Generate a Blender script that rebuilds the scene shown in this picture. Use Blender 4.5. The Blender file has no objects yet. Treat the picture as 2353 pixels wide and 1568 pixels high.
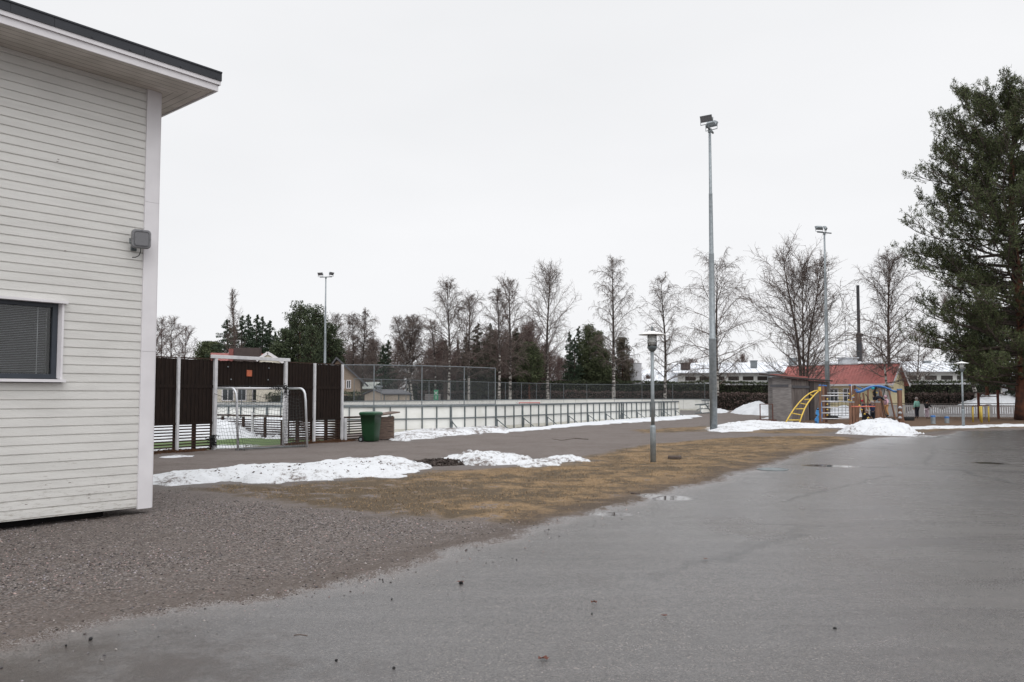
import bpy, math, random
import numpy as np
from mathutils import Vector, Matrix
# ------------------------------------------------------------------ camera, sky, sun, exposure
SC = bpy.context.scene
F, CX, HOR, PITCH, CAMZ = 1830.0, 1176.5, 908.0, math.radians(3.0), 1.6
PY = HOR - F*math.tan(PITCH)
cam = bpy.data.cameras.new('camera'); co = bpy.data.objects.new('camera', cam)
SC.collection.objects.link(co); SC.camera = co
cam.sensor_width = 36; cam.lens = 36*F/2353.0; cam.clip_end = 3000; cam.clip_start = 0.1
cam.shift_y = (PY-784.0)/2353.0
co.location = (0, 0, CAMZ); co.rotation_euler = (math.pi/2+PITCH, 0, 0)
W = bpy.data.worlds.new("World"); SC.world = W; W.use_nodes = True
nt = W.node_tree; N = nt.nodes; L = nt.links
bg = N['Background']
sky = N.new('ShaderNodeTexSky'); sky.sky_type = 'NISHITA'; sky.sun_disc = False
SUN_EL, SUN_AZ = math.radians(45), math.radians(165)
sky.sun_elevation = SUN_EL; sky.sun_rotation = SUN_AZ
hs = N.new('ShaderNodeHueSaturation'); hs.inputs['Saturation'].default_value = 0.10; hs.inputs['Value'].default_value = 0.9
mx = N.new('ShaderNodeMixRGB'); mx.inputs[0].default_value = 0.93
tc = N.new('ShaderNodeTexCoord'); mp = N.new('ShaderNodeMapping'); mp.inputs['Scale'].default_value = (1, 1, 3)
ns = N.new('ShaderNodeTexNoise'); ns.inputs['Scale'].default_value = 1.3; ns.inputs['Detail'].default_value = 4
cr = N.new('ShaderNodeValToRGB')
cr.color_ramp.elements[0].position = 0.3; cr.color_ramp.elements[0].color = (8.75, 8.85, 9.05, 1)
cr.color_ramp.elements[1].position = 0.75; cr.color_ramp.elements[1].color = (9.85, 9.9, 10.1, 1)
L.new(tc.outputs['Generated'], mp.inputs[0]); L.new(mp.outputs[0], ns.inputs[0]); L.new(ns.outputs[0], cr.inputs[0])
L.new(sky.outputs[0], hs.inputs['Color']); L.new(hs.outputs[0], mx.inputs[1]); L.new(cr.outputs[0], mx.inputs[2])
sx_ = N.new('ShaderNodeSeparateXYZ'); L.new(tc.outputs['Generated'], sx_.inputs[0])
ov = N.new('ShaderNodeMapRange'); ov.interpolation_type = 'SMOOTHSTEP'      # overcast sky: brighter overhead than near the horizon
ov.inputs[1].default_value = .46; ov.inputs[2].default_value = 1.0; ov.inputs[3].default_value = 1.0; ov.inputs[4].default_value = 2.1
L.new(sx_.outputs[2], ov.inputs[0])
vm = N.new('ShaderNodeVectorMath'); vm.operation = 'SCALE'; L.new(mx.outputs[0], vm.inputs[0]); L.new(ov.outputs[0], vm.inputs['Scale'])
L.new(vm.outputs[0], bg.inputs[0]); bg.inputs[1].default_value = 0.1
sl = bpy.data.lights.new('sun', 'SUN'); sl.energy = 1.2; sl.angle = math.radians(60); sl.color = (1, .985, .96)
so = bpy.data.objects.new('sun', sl); SC.collection.objects.link(so)
sd = Vector((math.sin(SUN_AZ)*math.cos(SUN_EL), math.cos(SUN_AZ)*math.cos(SUN_EL), math.sin(SUN_EL)))
so.rotation_euler = sd.to_track_quat('Z', 'Y').to_euler()
SC.view_settings.view_transform = 'Standard'; SC.view_settings.look = 'None'
SC.view_settings.exposure = 0.0; SC.view_settings.gamma = 1.0
random.seed(7); RNG = np.random.default_rng(7)
COL = SC.collection
# ------------------------------------------------------------------ picture -> place geometry
cp, sp = math.cos(PITCH), math.sin(PITCH)
def ray(x, y):
    xc, yc = (x-CX)/F, (PY-y)/F
    return Vector((xc, cp-sp*yc, sp+cp*yc))
CAM = Vector((0, 0, CAMZ))
def px(x, y, z=0.0):
    d = ray(x, y); t = (z-CAMZ)/d.z; return CAM+d*t
def pd(x, y, Y):
    d = ray(x, y); return CAM+d*(Y/d.y)
def pw(x, y, p0, n):
    d = ray(x, y); t = (Vector(p0)-CAM).dot(n)/d.dot(n); return CAM+d*t
def onl(P, dr, x):       # point of the ground line P+s*dr seen at picture column x
    k = (x-CX)/F/cp*1.0
    # X = k' * depth; use plane through camera containing that column at ground
    d = ray(x, 960); nx, ny = d.y, -d.x
    s = -(P.x*nx+P.y*ny)/(dr.x*nx+dr.y*ny)
    return P+dr*s
def zB(zx, zy): return 1694.7+zx*.17092, 775.5+zy*.17092
def zC(zx, zy): return 2039.3+zx*.16484, 775.5+zy*.16484
# ------------------------------------------------------------------ materials
def newmat(name):
    m = bpy.data.materials.new(name); m.use_nodes = True
    return m, m.node_tree.nodes, m.node_tree.links, m.node_tree.nodes['Principled BSDF']
def mat(name, c, rough=.6, c2=None, scale=4, metal=0, bump=0, bscale=None, spec=.4, stretch=(1, 1, 1), lo=.35, hi=.65, detail=5):
    m, n, l, b = newmat(name)
    b.inputs['Roughness'].default_value = rough; b.inputs['Metallic'].default_value = metal
    b.inputs['Specular IOR Level'].default_value = spec
    if c2 is None: c2 = tuple(v*.82 for v in c)
    t = n.new('ShaderNodeTexCoord'); mpn = n.new('ShaderNodeMapping'); mpn.inputs['Scale'].default_value = stretch
    g = n.new('ShaderNodeNewGeometry')
    l.new(g.outputs['Position'], mpn.inputs[0])
    no = n.new('ShaderNodeTexNoise'); no.inputs['Scale'].default_value = scale; no.inputs['Detail'].default_value = detail
    l.new(mpn.outputs[0], no.inputs[0])
    r = n.new('ShaderNodeValToRGB'); r.color_ramp.elements[0].position = lo; r.color_ramp.elements[1].position = hi
    r.color_ramp.elements[0].color = (*c2, 1); r.color_ramp.elements[1].color = (*c, 1)
    l.new(no.outputs[0], r.inputs[0]); l.new(r.outputs[0], b.inputs['Base Color'])
    if bump:
        n2 = n.new('ShaderNodeTexNoise'); n2.inputs['Scale'].default_value = bscale or scale*6; n2.inputs['Detail'].default_value = 4
        l.new(mpn.outputs[0], n2.inputs[0])
        bp = n.new('ShaderNodeBump'); bp.inputs['Strength'].default_value = bump; bp.inputs['Distance'].default_value = .02
        l.new(n2.outputs[0], bp.inputs['Height']); l.new(bp.outputs[0], b.inputs['Normal'])
    return m
def attrmat(name, rough=.8, attr='col', transl=0):
    m, n, l, b = newmat(name); a = n.new('ShaderNodeAttribute'); a.attribute_name = attr
    l.new(a.outputs['Color'], b.inputs['Base Color']); b.inputs['Roughness'].default_value = rough
    b.inputs['Specular IOR Level'].default_value = .2
    return m
def meshmat(name, col, cell, wire, rough=.5, metal=.3, square=False):   # woven wire / knotted net: holes are really open
    m, n, l, b = newmat(name); b.inputs['Base Color'].default_value = (*col, 1); b.inputs['Roughness'].default_value = rough
    b.inputs['Metallic'].default_value = metal
    uv = n.new('ShaderNodeUVMap'); sx = n.new('ShaderNodeSeparateXYZ'); l.new(uv.outputs[0], sx.inputs[0])
    def M(op, a, bb):
        q = n.new('ShaderNodeMath'); q.operation = op
        for i, v in enumerate((a, bb)):
            if isinstance(v, (int, float)): q.inputs[i].default_value = v
            else: l.new(v, q.inputs[i])
        return q.outputs[0]
    if square: a, c = sx.outputs[0], sx.outputs[1]
    else: a, c = M('ADD', sx.outputs[0], sx.outputs[1]), M('SUBTRACT', sx.outputs[0], sx.outputs[1])
    def line(v):
        fr = M('FRACT', M('ADD', M('DIVIDE', v, cell), 1000.0), 0); return M('LESS_THAN', fr, wire/cell)
    k = M('MAXIMUM', line(a), line(c))
    tr = n.new('ShaderNodeBsdfTransparent'); ms = n.new('ShaderNodeMixShader')
    l.new(k, ms.inputs[0]); l.new(tr.outputs[0], ms.inputs[1]); l.new(b.outputs[0], ms.inputs[2])
    l.new(ms.outputs[0], n['Material Output'].inputs[0]); return m
M = {}
def sidingmat():
    m = mat('painted_siding', (.665, .655, .632), .55, (.60, .59, .568), 1.6, bump=.25, bscale=18, stretch=(1, 1, 7), lo=.3, hi=.6)
    n, l = m.node_tree.nodes, m.node_tree.links; b = n['Principled BSDF']; src = b.inputs['Base Color'].links[0].from_socket
    g = n.new('ShaderNodeNewGeometry'); no = n.new('ShaderNodeTexNoise'); no.inputs['Scale'].default_value = 22; no.inputs['Detail'].default_value = 6; no.inputs['Roughness'].default_value = .8
    mp_ = n.new('ShaderNodeMapping'); mp_.inputs['Scale'].default_value = (.35, .35, 1.6); l.new(g.outputs['Position'], mp_.inputs[0]); l.new(mp_.outputs[0], no.inputs[0])
    sx = n.new('ShaderNodeSeparateXYZ'); l.new(g.outputs['Position'], sx.inputs[0])
    mr = n.new('ShaderNodeMapRange'); mr.inputs[1].default_value = .1; mr.inputs[2].default_value = 1.3; mr.inputs[3].default_value = .16; mr.inputs[4].default_value = .0; l.new(sx.outputs[2], mr.inputs[0])
    ad = n.new('ShaderNodeMath'); ad.operation = 'ADD'; l.new(no.outputs[0], ad.inputs[0]); l.new(mr.outputs[0], ad.inputs[1])
    rp = n.new('ShaderNodeValToRGB'); rp.color_ramp.elements[0].position = .66; rp.color_ramp.elements[0].color = (0, 0, 0, 1); rp.color_ramp.elements[1].position = .80; rp.color_ramp.elements[1].color = (.65, .65, .65, 1); l.new(ad.outputs[0], rp.inputs[0])
    mx_ = n.new('ShaderNodeMixRGB'); l.new(rp.outputs[0], mx_.inputs[0]); l.new(src, mx_.inputs[1]); mx_.inputs[2].default_value = (.30, .27, .235, 1); l.new(mx_.outputs[0], b.inputs['Base Color']); return m
M['galv'] = mat('galvanised_steel', (.30, .33, .35), .45, (.22, .245, .26), 8, .35)
M['galvm'] = mat('grey_steel', (.19, .21, .225), .5, (.14, .155, .165), 8, .3)
M['opal'] = mat('opal_white', (.86, .86, .85), .4, (.82, .82, .81), 5)
M['galvd'] = mat('dark_galvanised_steel', (.17, .19, .20), .5, (.11, .13, .135), 6, .3)
M['white_paint'] = mat('white_paint', (.72, .70, .72), .5, (.66, .64, .66), 3)
M['white_metal'] = mat('white_metal', (.62, .62, .64), .45, (.50, .50, .52), 5)
M['siding'] = sidingmat()
M['soffit'] = mat('soffit_boards', (.60, .56, .52), .6, (.50, .47, .43), 3, bump=.1)
M['roof_metal'] = mat('dark_roof_metal', (.035, .037, .045), .4, (.028, .03, .036), 3, .2)
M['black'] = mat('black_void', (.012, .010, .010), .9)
M['win_frame'] = mat('window_frame_dark', (.035, .042, .055), .4)
M['glass'] = mat('window_glass', (.02, .025, .03), .05, spec=.7)
M['blind'] = mat('blind_slats', (.62, .63, .65), .5)
M['brown_board'] = mat('brown_stained_board', (.022, .014, .011), .75, (.012, .008, .007), 5, bump=.3, stretch=(6, 6, .7), spec=.15)
M['brown_slat'] = mat('brown_slat', (.050, .028, .021), .7, (.03, .018, .014), 6, bump=.2, spec=.2)
M['timber'] = mat('weathered_timber', (.15, .105, .082), .8, (.085, .06, .05), 5, bump=.3, stretch=(1, 1, 6))
M['orange'] = mat('orange_plate', (.50, .13, .06), .6, (.36, .10, .05), 8)
M['bin'] = mat('bin_green_plastic', (.010, .048, .019), .4, (.009, .038, .015), 5)
M['bin_lid'] = mat('bin_lid_plastic', (.016, .085, .038), .3, (.012, .065, .028), 5)
M['rubber'] = mat('rubber', (.012, .012, .013), .7)
M['board'] = mat('rink_board_white', (.78, .78, .745), .4, (.68, .68, .63), 1.5, stretch=(1, 1, 1.5), lo=.25, hi=.5)
M['net'] = meshmat('chain_link', (.09, .10, .105), .07, .0065)
M['net_far'] = meshmat('chain_link_far', (.10, .11, .115), .10, .0095)
M['goal_net'] = meshmat('goal_net_cord', (.03, .03, .03), .12, .010, .8, 0, True)
M['rope'] = mat('rope_black', (.02, .02, .02), .8)
M['red'] = mat('red_paint', (.45, .03, .03), .4)
M['redbar'] = mat('salmon_bar', (.62, .17, .11), .4)
M['red_roof'] = mat('red_sheet_roof', (.42, .135, .118), .55, (.33, .105, .093), 3)
M['red_tile'] = mat('red_tile_roof', (.25, .085, .075), .7, (.18, .06, .055), 5)
M['yellow_wall'] = mat('yellow_boards', (.66, .57, .36), .6, (.58, .50, .31), 3)
M['cream'] = mat('cream_plaster', (.62, .58, .49), .7)
M['brick'] = mat('pale_brick', (.34, .265, .20), .8, (.27, .21, .16), 20)
M['beige'] = mat('beige_panel', (.45, .38, .31), .6, (.38, .32, .26), 2)
M['snow_roof'] = mat('snowy_metal_roof', (.80, .82, .86), .5, (.55, .58, .63), .9, lo=.35, hi=.6)
M['grey_roof'] = mat('grey_roof', (.09, .09, .10), .6)
M['offwhite'] = mat('offwhite_wall', (.60, .60, .58), .6, (.52, .52, .5), 2)
M['plywood'] = mat('grey_plywood', (.245, .228, .222), .8, (.165, .152, .148), 3, bump=.2, stretch=(1, 1, 5))
M['plywood_dark'] = mat('dark_plywood', (.19, .165, .155), .8, (.095, .078, .073), 2.2, bump=.2, stretch=(2, 2, .6))
M['yellow'] = mat('yellow_paint', (.66, .46, .08), .5, (.58, .39, .06), 5)
M['blue'] = mat('blue_paint', (.06, .19, .48), .45, (.05, .15, .38), 5)
M['lightblue'] = mat('light_blue_paint', (.07, .30, .68), .4)
M['playwood'] = mat('play_post_timber', (.22, .115, .072), .75, (.14, .075, .05), 4, stretch=(4, 4, .8))
M['dark_playwood'] = mat('dark_post_timber', (.075, .035, .025), .7)
M['silver'] = mat('silver_tube', (.62, .63, .66), .3, metal=.4)
M['snow'] = mat('snow', (.62, .635, .66), .6, (.54, .555, .58), 1.2, bump=.8, bscale=14, spec=.3)
M['fence_white'] = mat('white_pickets', (.60, .59, .60), .6, (.52, .51, .52), 2)
M['bark'] = mat('dark_bark', (.115, .088, .075), .9, (.055, .043, .038), 6)
M['twig'] = mat('birch_twigs', (.175, .138, .122), .9, (.105, .082, .074), 3)
M['twig2'] = mat('brown_twigs', (.150, .100, .090), .9, (.090, .060, .055), 2)
M['pinebark'] = mat('pine_bark', (.16, .065, .038), .9, (.05, .028, .022), 3, bump=.5)
M['clear'] = mat('lamp_clear_cover', (.55, .57, .58), .15, spec=.6)
M['pole_wood'] = mat('old_pole_timber', (.085, .065, .058), .9, (.05, .04, .036), 3)
M['leafmat'] = attrmat('needle_foliage')
M['leafdry'] = mat('dead_leaf', (.10, .03, .018), .7)
M['sign_green'] = mat('green_sign', (.05, .30, .16), .5)
def birchbark():
    m, n, l, b = newmat('birch_bark'); g = n.new('ShaderNodeNewGeometry')
    mpn = n.new('ShaderNodeMapping'); mpn.inputs['Scale'].default_value = (1, 1, 2.2); l.new(g.outputs['Position'], mpn.inputs[0])
    no = n.new('ShaderNodeTexNoise'); no.inputs['Scale'].default_value = 2.2; no.inputs['Detail'].default_value = 6; l.new(mpn.outputs[0], no.inputs[0])
    sx = n.new('ShaderNodeSeparateXYZ'); l.new(g.outputs['Position'], sx.inputs[0])
    mr = n.new('ShaderNodeMapRange'); mr.inputs[1].default_value = 1; mr.inputs[2].default_value = 9; mr.inputs[3].default_value = 0; mr.inputs[4].default_value = .22
    l.new(sx.outputs[2], mr.inputs[0])
    ma = n.new('ShaderNodeMath'); ma.operation = 'ADD'; l.new(no.outputs[0], ma.inputs[0]); l.new(mr.outputs[0], ma.inputs[1])
    r = n.new('ShaderNodeValToRGB'); r.color_ramp.elements[0].position = .5; r.color_ramp.elements[0].color = (.42, .40, .37, 1)
    r.color_ramp.elements[1].position = .58; r.color_ramp.elements[1].color = (.05, .04, .036, 1)
    l.new(ma.outputs[0], r.inputs[0]); l.new(r.outputs[0], b.inputs['Base Color']); b.inputs['Roughness'].default_value = .85; return m
M['birch'] = birchbark()
# dirty snow: grit of its own shape
def dirtysnow(name, amt):
    m, n, l, b = newmat(name); g = n.new('ShaderNodeNewGeometry')
    v = n.new('ShaderNodeTexNoise'); v.inputs['Scale'].default_value = 9; v.inputs['Detail'].default_value = 6; v.inputs['Roughness'].default_value = .75
    v2 = n.new('ShaderNodeTexNoise'); v2.inputs['Scale'].default_value = .9; v2.inputs['Detail'].default_value = 4
    l.new(g.outputs['Position'], v.inputs[0]); l.new(g.outputs['Position'], v2.inputs[0])
    mm = n.new('ShaderNodeMath'); mm.operation = 'MULTIPLY_ADD'; mm.inputs[1].default_value = .55; l.new(v2.outputs[0], mm.inputs[0]); l.new(v.outputs[0], mm.inputs[2])
    r = n.new('ShaderNodeValToRGB'); e = r.color_ramp.elements
    e[0].position = .90-amt; e[0].color = (.60, .61, .63, 1); e[1].position = 1.02-amt; e[1].color = (.13, .105, .095, 1); e.new(.80-amt).color = (.64, .655, .68, 1)
    l.new(mm.outputs[0], r.inputs[0]); l.new(r.outputs[0], b.inputs['Base Color']); b.inputs['Roughness'].default_value = .55
    bp = n.new('ShaderNodeBump'); bp.inputs['Strength'].default_value = .7; bp.inputs['Distance'].default_value = .05
    l.new(v.outputs[0], bp.inputs['Height']); l.new(bp.outputs[0], b.inputs['Normal']); return m
M['dsnow'] = dirtysnow('gritty_snow', .065); M['dsnow2'] = dirtysnow('dirty_snow', .14)
# ------------------------------------------------------------------ mesh building helpers
ORG = {}
def thing(name, loc, label, cat, group=None):
    o = bpy.data.objects.new(name, None); COL.objects.link(o); o.location = loc
    o.empty_display_size = .3; o['label'] = label; o['category'] = cat
    if group: o['group'] = group
    ORG[o] = Vector(loc); return o
def tag(o, label, cat, group=None):
    o['label'] = label; o['category'] = cat
    if group: o['group'] = group
    return o
class MB:
    def __init__(s): s.v = []; s.f = []; s.uv = {}; s.c = []
    def add(s, vs, fs, uvs=None):
        o = len(s.v); s.v += [tuple(v) for v in vs]
        for f in fs: s.f.append(tuple(i+o for i in f))
        return o
    def quad(s, a, b, c, d, uv=None):
        s.add([a, b, c, d], [(0, 1, 2, 3)])
        if uv: s.uv[len(s.f)-1] = uv
    def box(s, p, sx, sy, sz, u=(1, 0, 0)):       # centred in x,y ; base at p.z
        u = Vector(u).normalized(); v = Vector((-u.y, u.x, 0)); w = Vector((0, 0, 1)); p = Vector(p)
        vs = [p+u*(a*sx/2)+v*(b*sy/2)+w*(c*sz) for c in (0, 1) for a, b in ((-1, -1), (1, -1), (1, 1), (-1, 1))]
        s.add(vs, [(0, 3, 2, 1), (4, 5, 6, 7), (0, 1, 5, 4), (1, 2, 6, 5), (2, 3, 7, 6), (3, 0, 4, 7)])
    def beam(s, a, b, w, h, up=(0, 0, 1)):        # rectangular bar from a to b
        a = Vector(a); b = Vector(b); d = (b-a).normalized(); up = Vector(up)
        if abs(d.dot(up)) > .98: up = Vector((1, 0, 0))
        sv = d.cross(up).normalized(); uv = sv.cross(d)
        vs = [q+sv*(i*w/2)+uv*(j*h/2) for q in (a, b) for i, j in ((-1, -1), (1, -1), (1, 1), (-1, 1))]
        s.add(vs, [(0, 3, 2, 1), (4, 5, 6, 7), (0, 1, 5, 4), (1, 2, 6, 5), (2, 3, 7, 6), (3, 0, 4, 7)])
    def tube(s, pts, r, n=8, cap=True):
        pts = [Vector(p) for p in pts]; rs = r if isinstance(r, (list, tuple)) else [r]*len(pts)
        prev = None; base = len(s.v)
        for i, p in enumerate(pts):
            d = (pts[min(i+1, len(pts)-1)]-pts[max(i-1, 0)])
            d = d.normalized() if d.length > 1e-9 else Vector((0, 0, 1))
            if prev is None:
                a = Vector((1, 0, 0)) if abs(d.x) < .9 else Vector((0, 1, 0)); a = d.cross(a).normalized()
            else:
                a = prev-d*prev.dot(d); a = a.normalized() if a.length > 1e-6 else d.orthogonal().normalized()
            prev = a; b = d.cross(a)
            for k in range(n):
                t = 2*math.pi*k/n; s.v.append(tuple(p+(a*math.cos(t)+b*math.sin(t))*rs[i]))
        for i in range(len(pts)-1):
            for k in range(n):
                k2 = (k+1) % n; s.f.append((base+i*n+k, base+i*n+k2, base+(i+1)*n+k2, base+(i+1)*n+k))
        if cap and n > 3:
            s.f.append(tuple(base+k for k in reversed(range(n)))); e = base+(len(pts)-1)*n; s.f.append(tuple(e+k for k in range(n)))
    def lathe(s, p, prof, n=20):
        p = Vector(p); base = len(s.v)
        for r, z in prof:
            for k in range(n):
                t = 2*math.pi*k/n; s.v.append((p.x+r*math.cos(t), p.y+r*math.sin(t), p.z+z))
        for i in range(len(prof)-1):
            for k in range(n):
                k2 = (k+1) % n; s.f.append((base+i*n+k, base+i*n+k2, base+(i+1)*n+k2, base+(i+1)*n+k))
        if prof[0][0] > 1e-4: s.f.append(tuple(base+k for k in reversed(range(n))))
        if prof[-1][0] > 1e-4: e = base+(len(prof)-1)*n; s.f.append(tuple(e+k for k in range(n)))
    def build(s, name, m, parent=None, smooth=False, bevel=0, org=None):
        o0 = ORG.get(parent, Vector((0, 0, 0))) if parent is not None else Vector(org or (0, 0, 0))
        me = bpy.data.meshes.new(name)
        va = np.array(s.v, dtype=np.float64).reshape(-1, 3)-np.array(o0)
        me.from_pydata(va.tolist(), [], s.f)
        if s.uv:
            ul = me.uv_layers.new(name='UVMap')
            for fi, q in s.uv.items():
                for k, li in enumerate(me.polygons[fi].loop_indices): ul.data[li].uv = q[k]
        if smooth: me.polygons.foreach_set('use_smooth', [True]*len(me.polygons))
        me.materials.append(M[m] if isinstance(m, str) else m)
        o = bpy.data.objects.new(name, me); COL.objects.link(o)
        if parent is not None: o.parent = parent
        else: o.location = o0
        ORG[o] = o0
        if bevel:
            b = o.modifiers.new('bevel', 'BEVEL'); b.width = bevel; b.segments = 2; b.limit_method = 'ANGLE'
        return o
def copy_tree(o, parent=None):
    c = o.copy(); COL.objects.link(c)
    if parent is not None: c.parent = parent
    ORG[c] = ORG.get(o, Vector((0, 0, 0)))
    for ch in list(o.children): copy_tree(ch, c)
    return c
def trimesh(name, verts, tris, cols, m, parent=None, org=(0, 0, 0)):   # fast numpy soup with per-face colours
    org = ORG[parent] if parent is not None else Vector(org)
    me = bpy.data.meshes.new(name); nv, nf = len(verts), len(tris)
    me.vertices.add(nv); me.vertices.foreach_set('co', (verts-np.array(org)).astype(np.float32).ravel())
    k = tris.shape[1]
    me.loops.add(nf*k); me.loops.foreach_set('vertex_index', tris.astype(np.int32).ravel())
    me.polygons.add(nf); me.polygons.foreach_set('loop_start', np.arange(0, nf*k, k, dtype=np.int32))
    me.polygons.foreach_set('loop_total', np.full(nf, k, dtype=np.int32))
    if cols is not None:
        a = me.attributes.new('col', 'FLOAT_COLOR', 'FACE')
        a.data.foreach_set('color', np.hstack([cols, np.ones((nf, 1))]).astype(np.float32).ravel())
    me.update(); me.validate(); me.materials.append(M[m] if isinstance(m, str) else m)
    o = bpy.data.objects.new(name, me); COL.objects.link(o)
    if parent is not None: o.parent = parent
    else: o.location = org
    ORG[o] = Vector(org); return o
# ------------------------------------------------------------------ numpy noise and outlines
def vnoise(x, y, seed=0):
    xi = np.floor(x).astype(np.int64); yi = np.floor(y).astype(np.int64); fx = x-xi; fy = y-yi
    def h(a, b):
        k = (a*374761393+b*668265263+seed*1442695041) & 0xffffffff
        k = ((k ^ (k >> 13))*1274126177) & 0xffffffff
        return ((k ^ (k >> 16)) & 0xffff)/65535.0
    sx = fx*fx*(3-2*fx); sy = fy*fy*(3-2*fy)
    return (h(xi, yi)*(1-sx)+h(xi+1, yi)*sx)*(1-sy)+(h(xi, yi+1)*(1-sx)+h(xi+1, yi+1)*sx)*sy
def fbm(x, y, sc, seed=0, o=4):
    r = 0; a = .5; s = 0
    for i in range(o): r = r+a*vnoise(x*sc, y*sc, seed+i*17); s += a; a *= .5; sc *= 2.03
    return r/s
def sdist(X, Y, poly):
    P = np.array(poly, float); n = len(P); best = np.full(X.shape, 1e9); ins = np.zeros(X.shape, bool)
    for i in range(n):
        a = P[i]; b = P[(i+1) % n]; e = b-a; t = np.clip(((X-a[0])*e[0]+(Y-a[1])*e[1])/max(e@e, 1e-9), 0, 1)
        best = np.minimum(best, np.hypot(X-a[0]-t*e[0], Y-a[1]-t*e[1]))
        c = ((a[1] > Y) != (b[1] > Y)); yy = (b[1]-a[1]) if abs(b[1]-a[1]) > 1e-12 else 1e-12
        ins ^= c & (X < (b[0]-a[0])*(Y-a[1])/yy+a[0])
    return np.where(ins, best, -best)
def poly(pts): return [tuple(px(x, y).xy) for x, y in pts]
# ------------------------------------------------------------------ the ground
ASPH = poly([(-900, 1640), (-300, 1540), (0, 1478), (100, 1452), (200, 1428), (340, 1402), (500, 1378), (640, 1362), (800, 1338), (900, 1308), (1000, 1275), (1100, 1248), (1200, 1224), (1300, 1190),
    (1400, 1166), (1450, 1155), (1480, 1141), (1560, 1120), (1640, 1106), (1690, 1086), (1760, 1070), (1800, 1055), (1850, 1040), (1950, 1019), (2010, 1006), (2100, 1004), (2165, 1000), (2200, 991), (2353, 987), (2700, 985)])+[(60, 36), (70, -10), (0, -25), (-12, -10)]
GRASS = poly([(360, 1122), (480, 1131), (700, 1166), (900, 1187), (1100, 1202), (1220, 1210), (1320, 1186), (1450, 1158), (1500, 1139), (1560, 1123), (1640, 1108), (1690, 1088), (1760, 1072), (1800, 1057), (1850, 1042), (1930, 1024),
    (1975, 1012), (1960, 1006), (1850, 1003), (1700, 1006), (1600, 1012), (1500, 1022), (1440, 1030), (1350, 1050), (1250, 1066), (1100, 1080), (980, 1082), (900, 1095), (700, 1112), (500, 1118)])
GRASS2 = poly([(1440, 990), (1560, 983), (1640, 978), (1760, 982), (1900, 984), (1960, 990), (1900, 998), (1760, 997), (1600, 994), (1480, 997)])
GRASS3 = poly([(1990, 1001), (2100, 998), (2180, 990), (2353, 983), (2700, 980), (2700, 972), (2353, 974), (2200, 984), (2080, 990)])
PLAY = poly([(1700, 969), (1900, 980), (2080, 986), (2353, 976), (2700, 972), (2700, 957), (2353, 958), (2100, 957), (1960, 955), (1800, 958)])
GRAV = poly([(-900, 1700), (-900, 1130), (360, 1120), (700, 1166), (1100, 1203), (1300, 1190), (1100, 1260), (800, 1350), (0, 1500)])
WL, WR = px(405, 1040), px(783, 1015)
wd = (WR-WL).normalized(); wn = Vector((wd.y, -wd.x, 0))       # wall direction, normal toward the yard
def wl(s, k): return (WR+wd*s-wn*k).xy
TURF = [tuple(wl(.2, .25)), tuple(wl(-24, .25)), tuple(wl(-24, 12)), tuple(wl(.2, 12))]
# rink frame
RD = Vector((.515, .857, 0)); RN = Vector((-.857, .515, 0)); R0 = px(1138, 987)
def rk(s, k, z=0): p = R0+RD*s+RN*k; return Vector((p.x, p.y, z))
RCOR = [rk(0, 0), rk(-2.2, .25), rk(-4.3, 1.0), rk(-6.0, 2.2), rk(-7.2, 3.8), rk(-7.9, 5.6), rk(-8.1, 7.8)]
REND = RCOR+[rk(-8.1, 12.5), rk(-7.2, 15.4), rk(-5.2, 17.6), rk(-2.5, 18.6)]
def gp(x, Y): p = pd(x, 940, Y); return Vector((p.x, p.y, 0))
RFAR = [rk(-2.5, 18.6), rk(43, 18.6), rk(46.5, 17.6), rk(48.8, 15.4), rk(49.6, 12.5), gp(1620, 82.5), gp(1640, 80), gp(1645, 77.5), gp(1640, 75.5)]
RSOUTH = [gp(1640, 75.5), gp(1612, 71)]
RINK = [tuple(p.xy) for p in REND+RFAR+RSOUTH]+[tuple(rk(26, 0).xy)]
SNOWP = [poly(q) for q in ([(300, 1108), (350, 1100), (480, 1088), (620, 1078), (760, 1067), (900, 1060), (965, 1064), (985, 1079), (905, 1098), (820, 1098), (740, 1108), (600, 1114), (520, 1110), (430, 1124), (340, 1117)],
    [(1035, 1062), (1060, 1046), (1110, 1050), (1180, 1056), (1260, 1058), (1320, 1055), (1345, 1061), (1290, 1068), (1230, 1073), (1150, 1070), (1080, 1072)], [(880, 1011), (905, 1000), (960, 992), (1140, 987), (1250, 982), (1400, 968), (1500, 961), (1608, 957), (1570, 964), (1440, 972), (1300, 983), (1060, 1001), (980, 1009), (930, 1015)],
    [(1618, 992), (1640, 978), (1700, 970), (1860, 979), (1985, 983), (2353, 976), (2353, 980), (2180, 989), (2112, 998), (2070, 1003), (1990, 1002), (1925, 998), (1830, 986), (1740, 992), (1660, 995)])]
def gheight(X, Y, dA=None, dG=None):      # height of the ground
    if dA is None: dA = sdist(X, Y, ASPH)
    if dG is None: dG = np.maximum(sdist(X, Y, GRASS), np.maximum(sdist(X, Y, GRASS2)-.1, sdist(X, Y, GRASS3)))
    rr = np.hypot(X, Y); big = fbm(X, Y, .35, 3)-.5; mid = fbm(X, Y, 2.2, 9)-.5
    Z = np.where(dA > 0, -.02, 0.0)+np.clip(-dA, 0, .8)*.02*(dA < 0)
    Z = Z+np.where(dA > .1, big*.012, mid*.035+big*.05)*np.clip((rr-2)/4, 0, 1)
    Z = np.where(dG > 0, Z+mid*.03, Z); return Z*np.clip((60-rr)/20, 0, 1)
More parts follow.
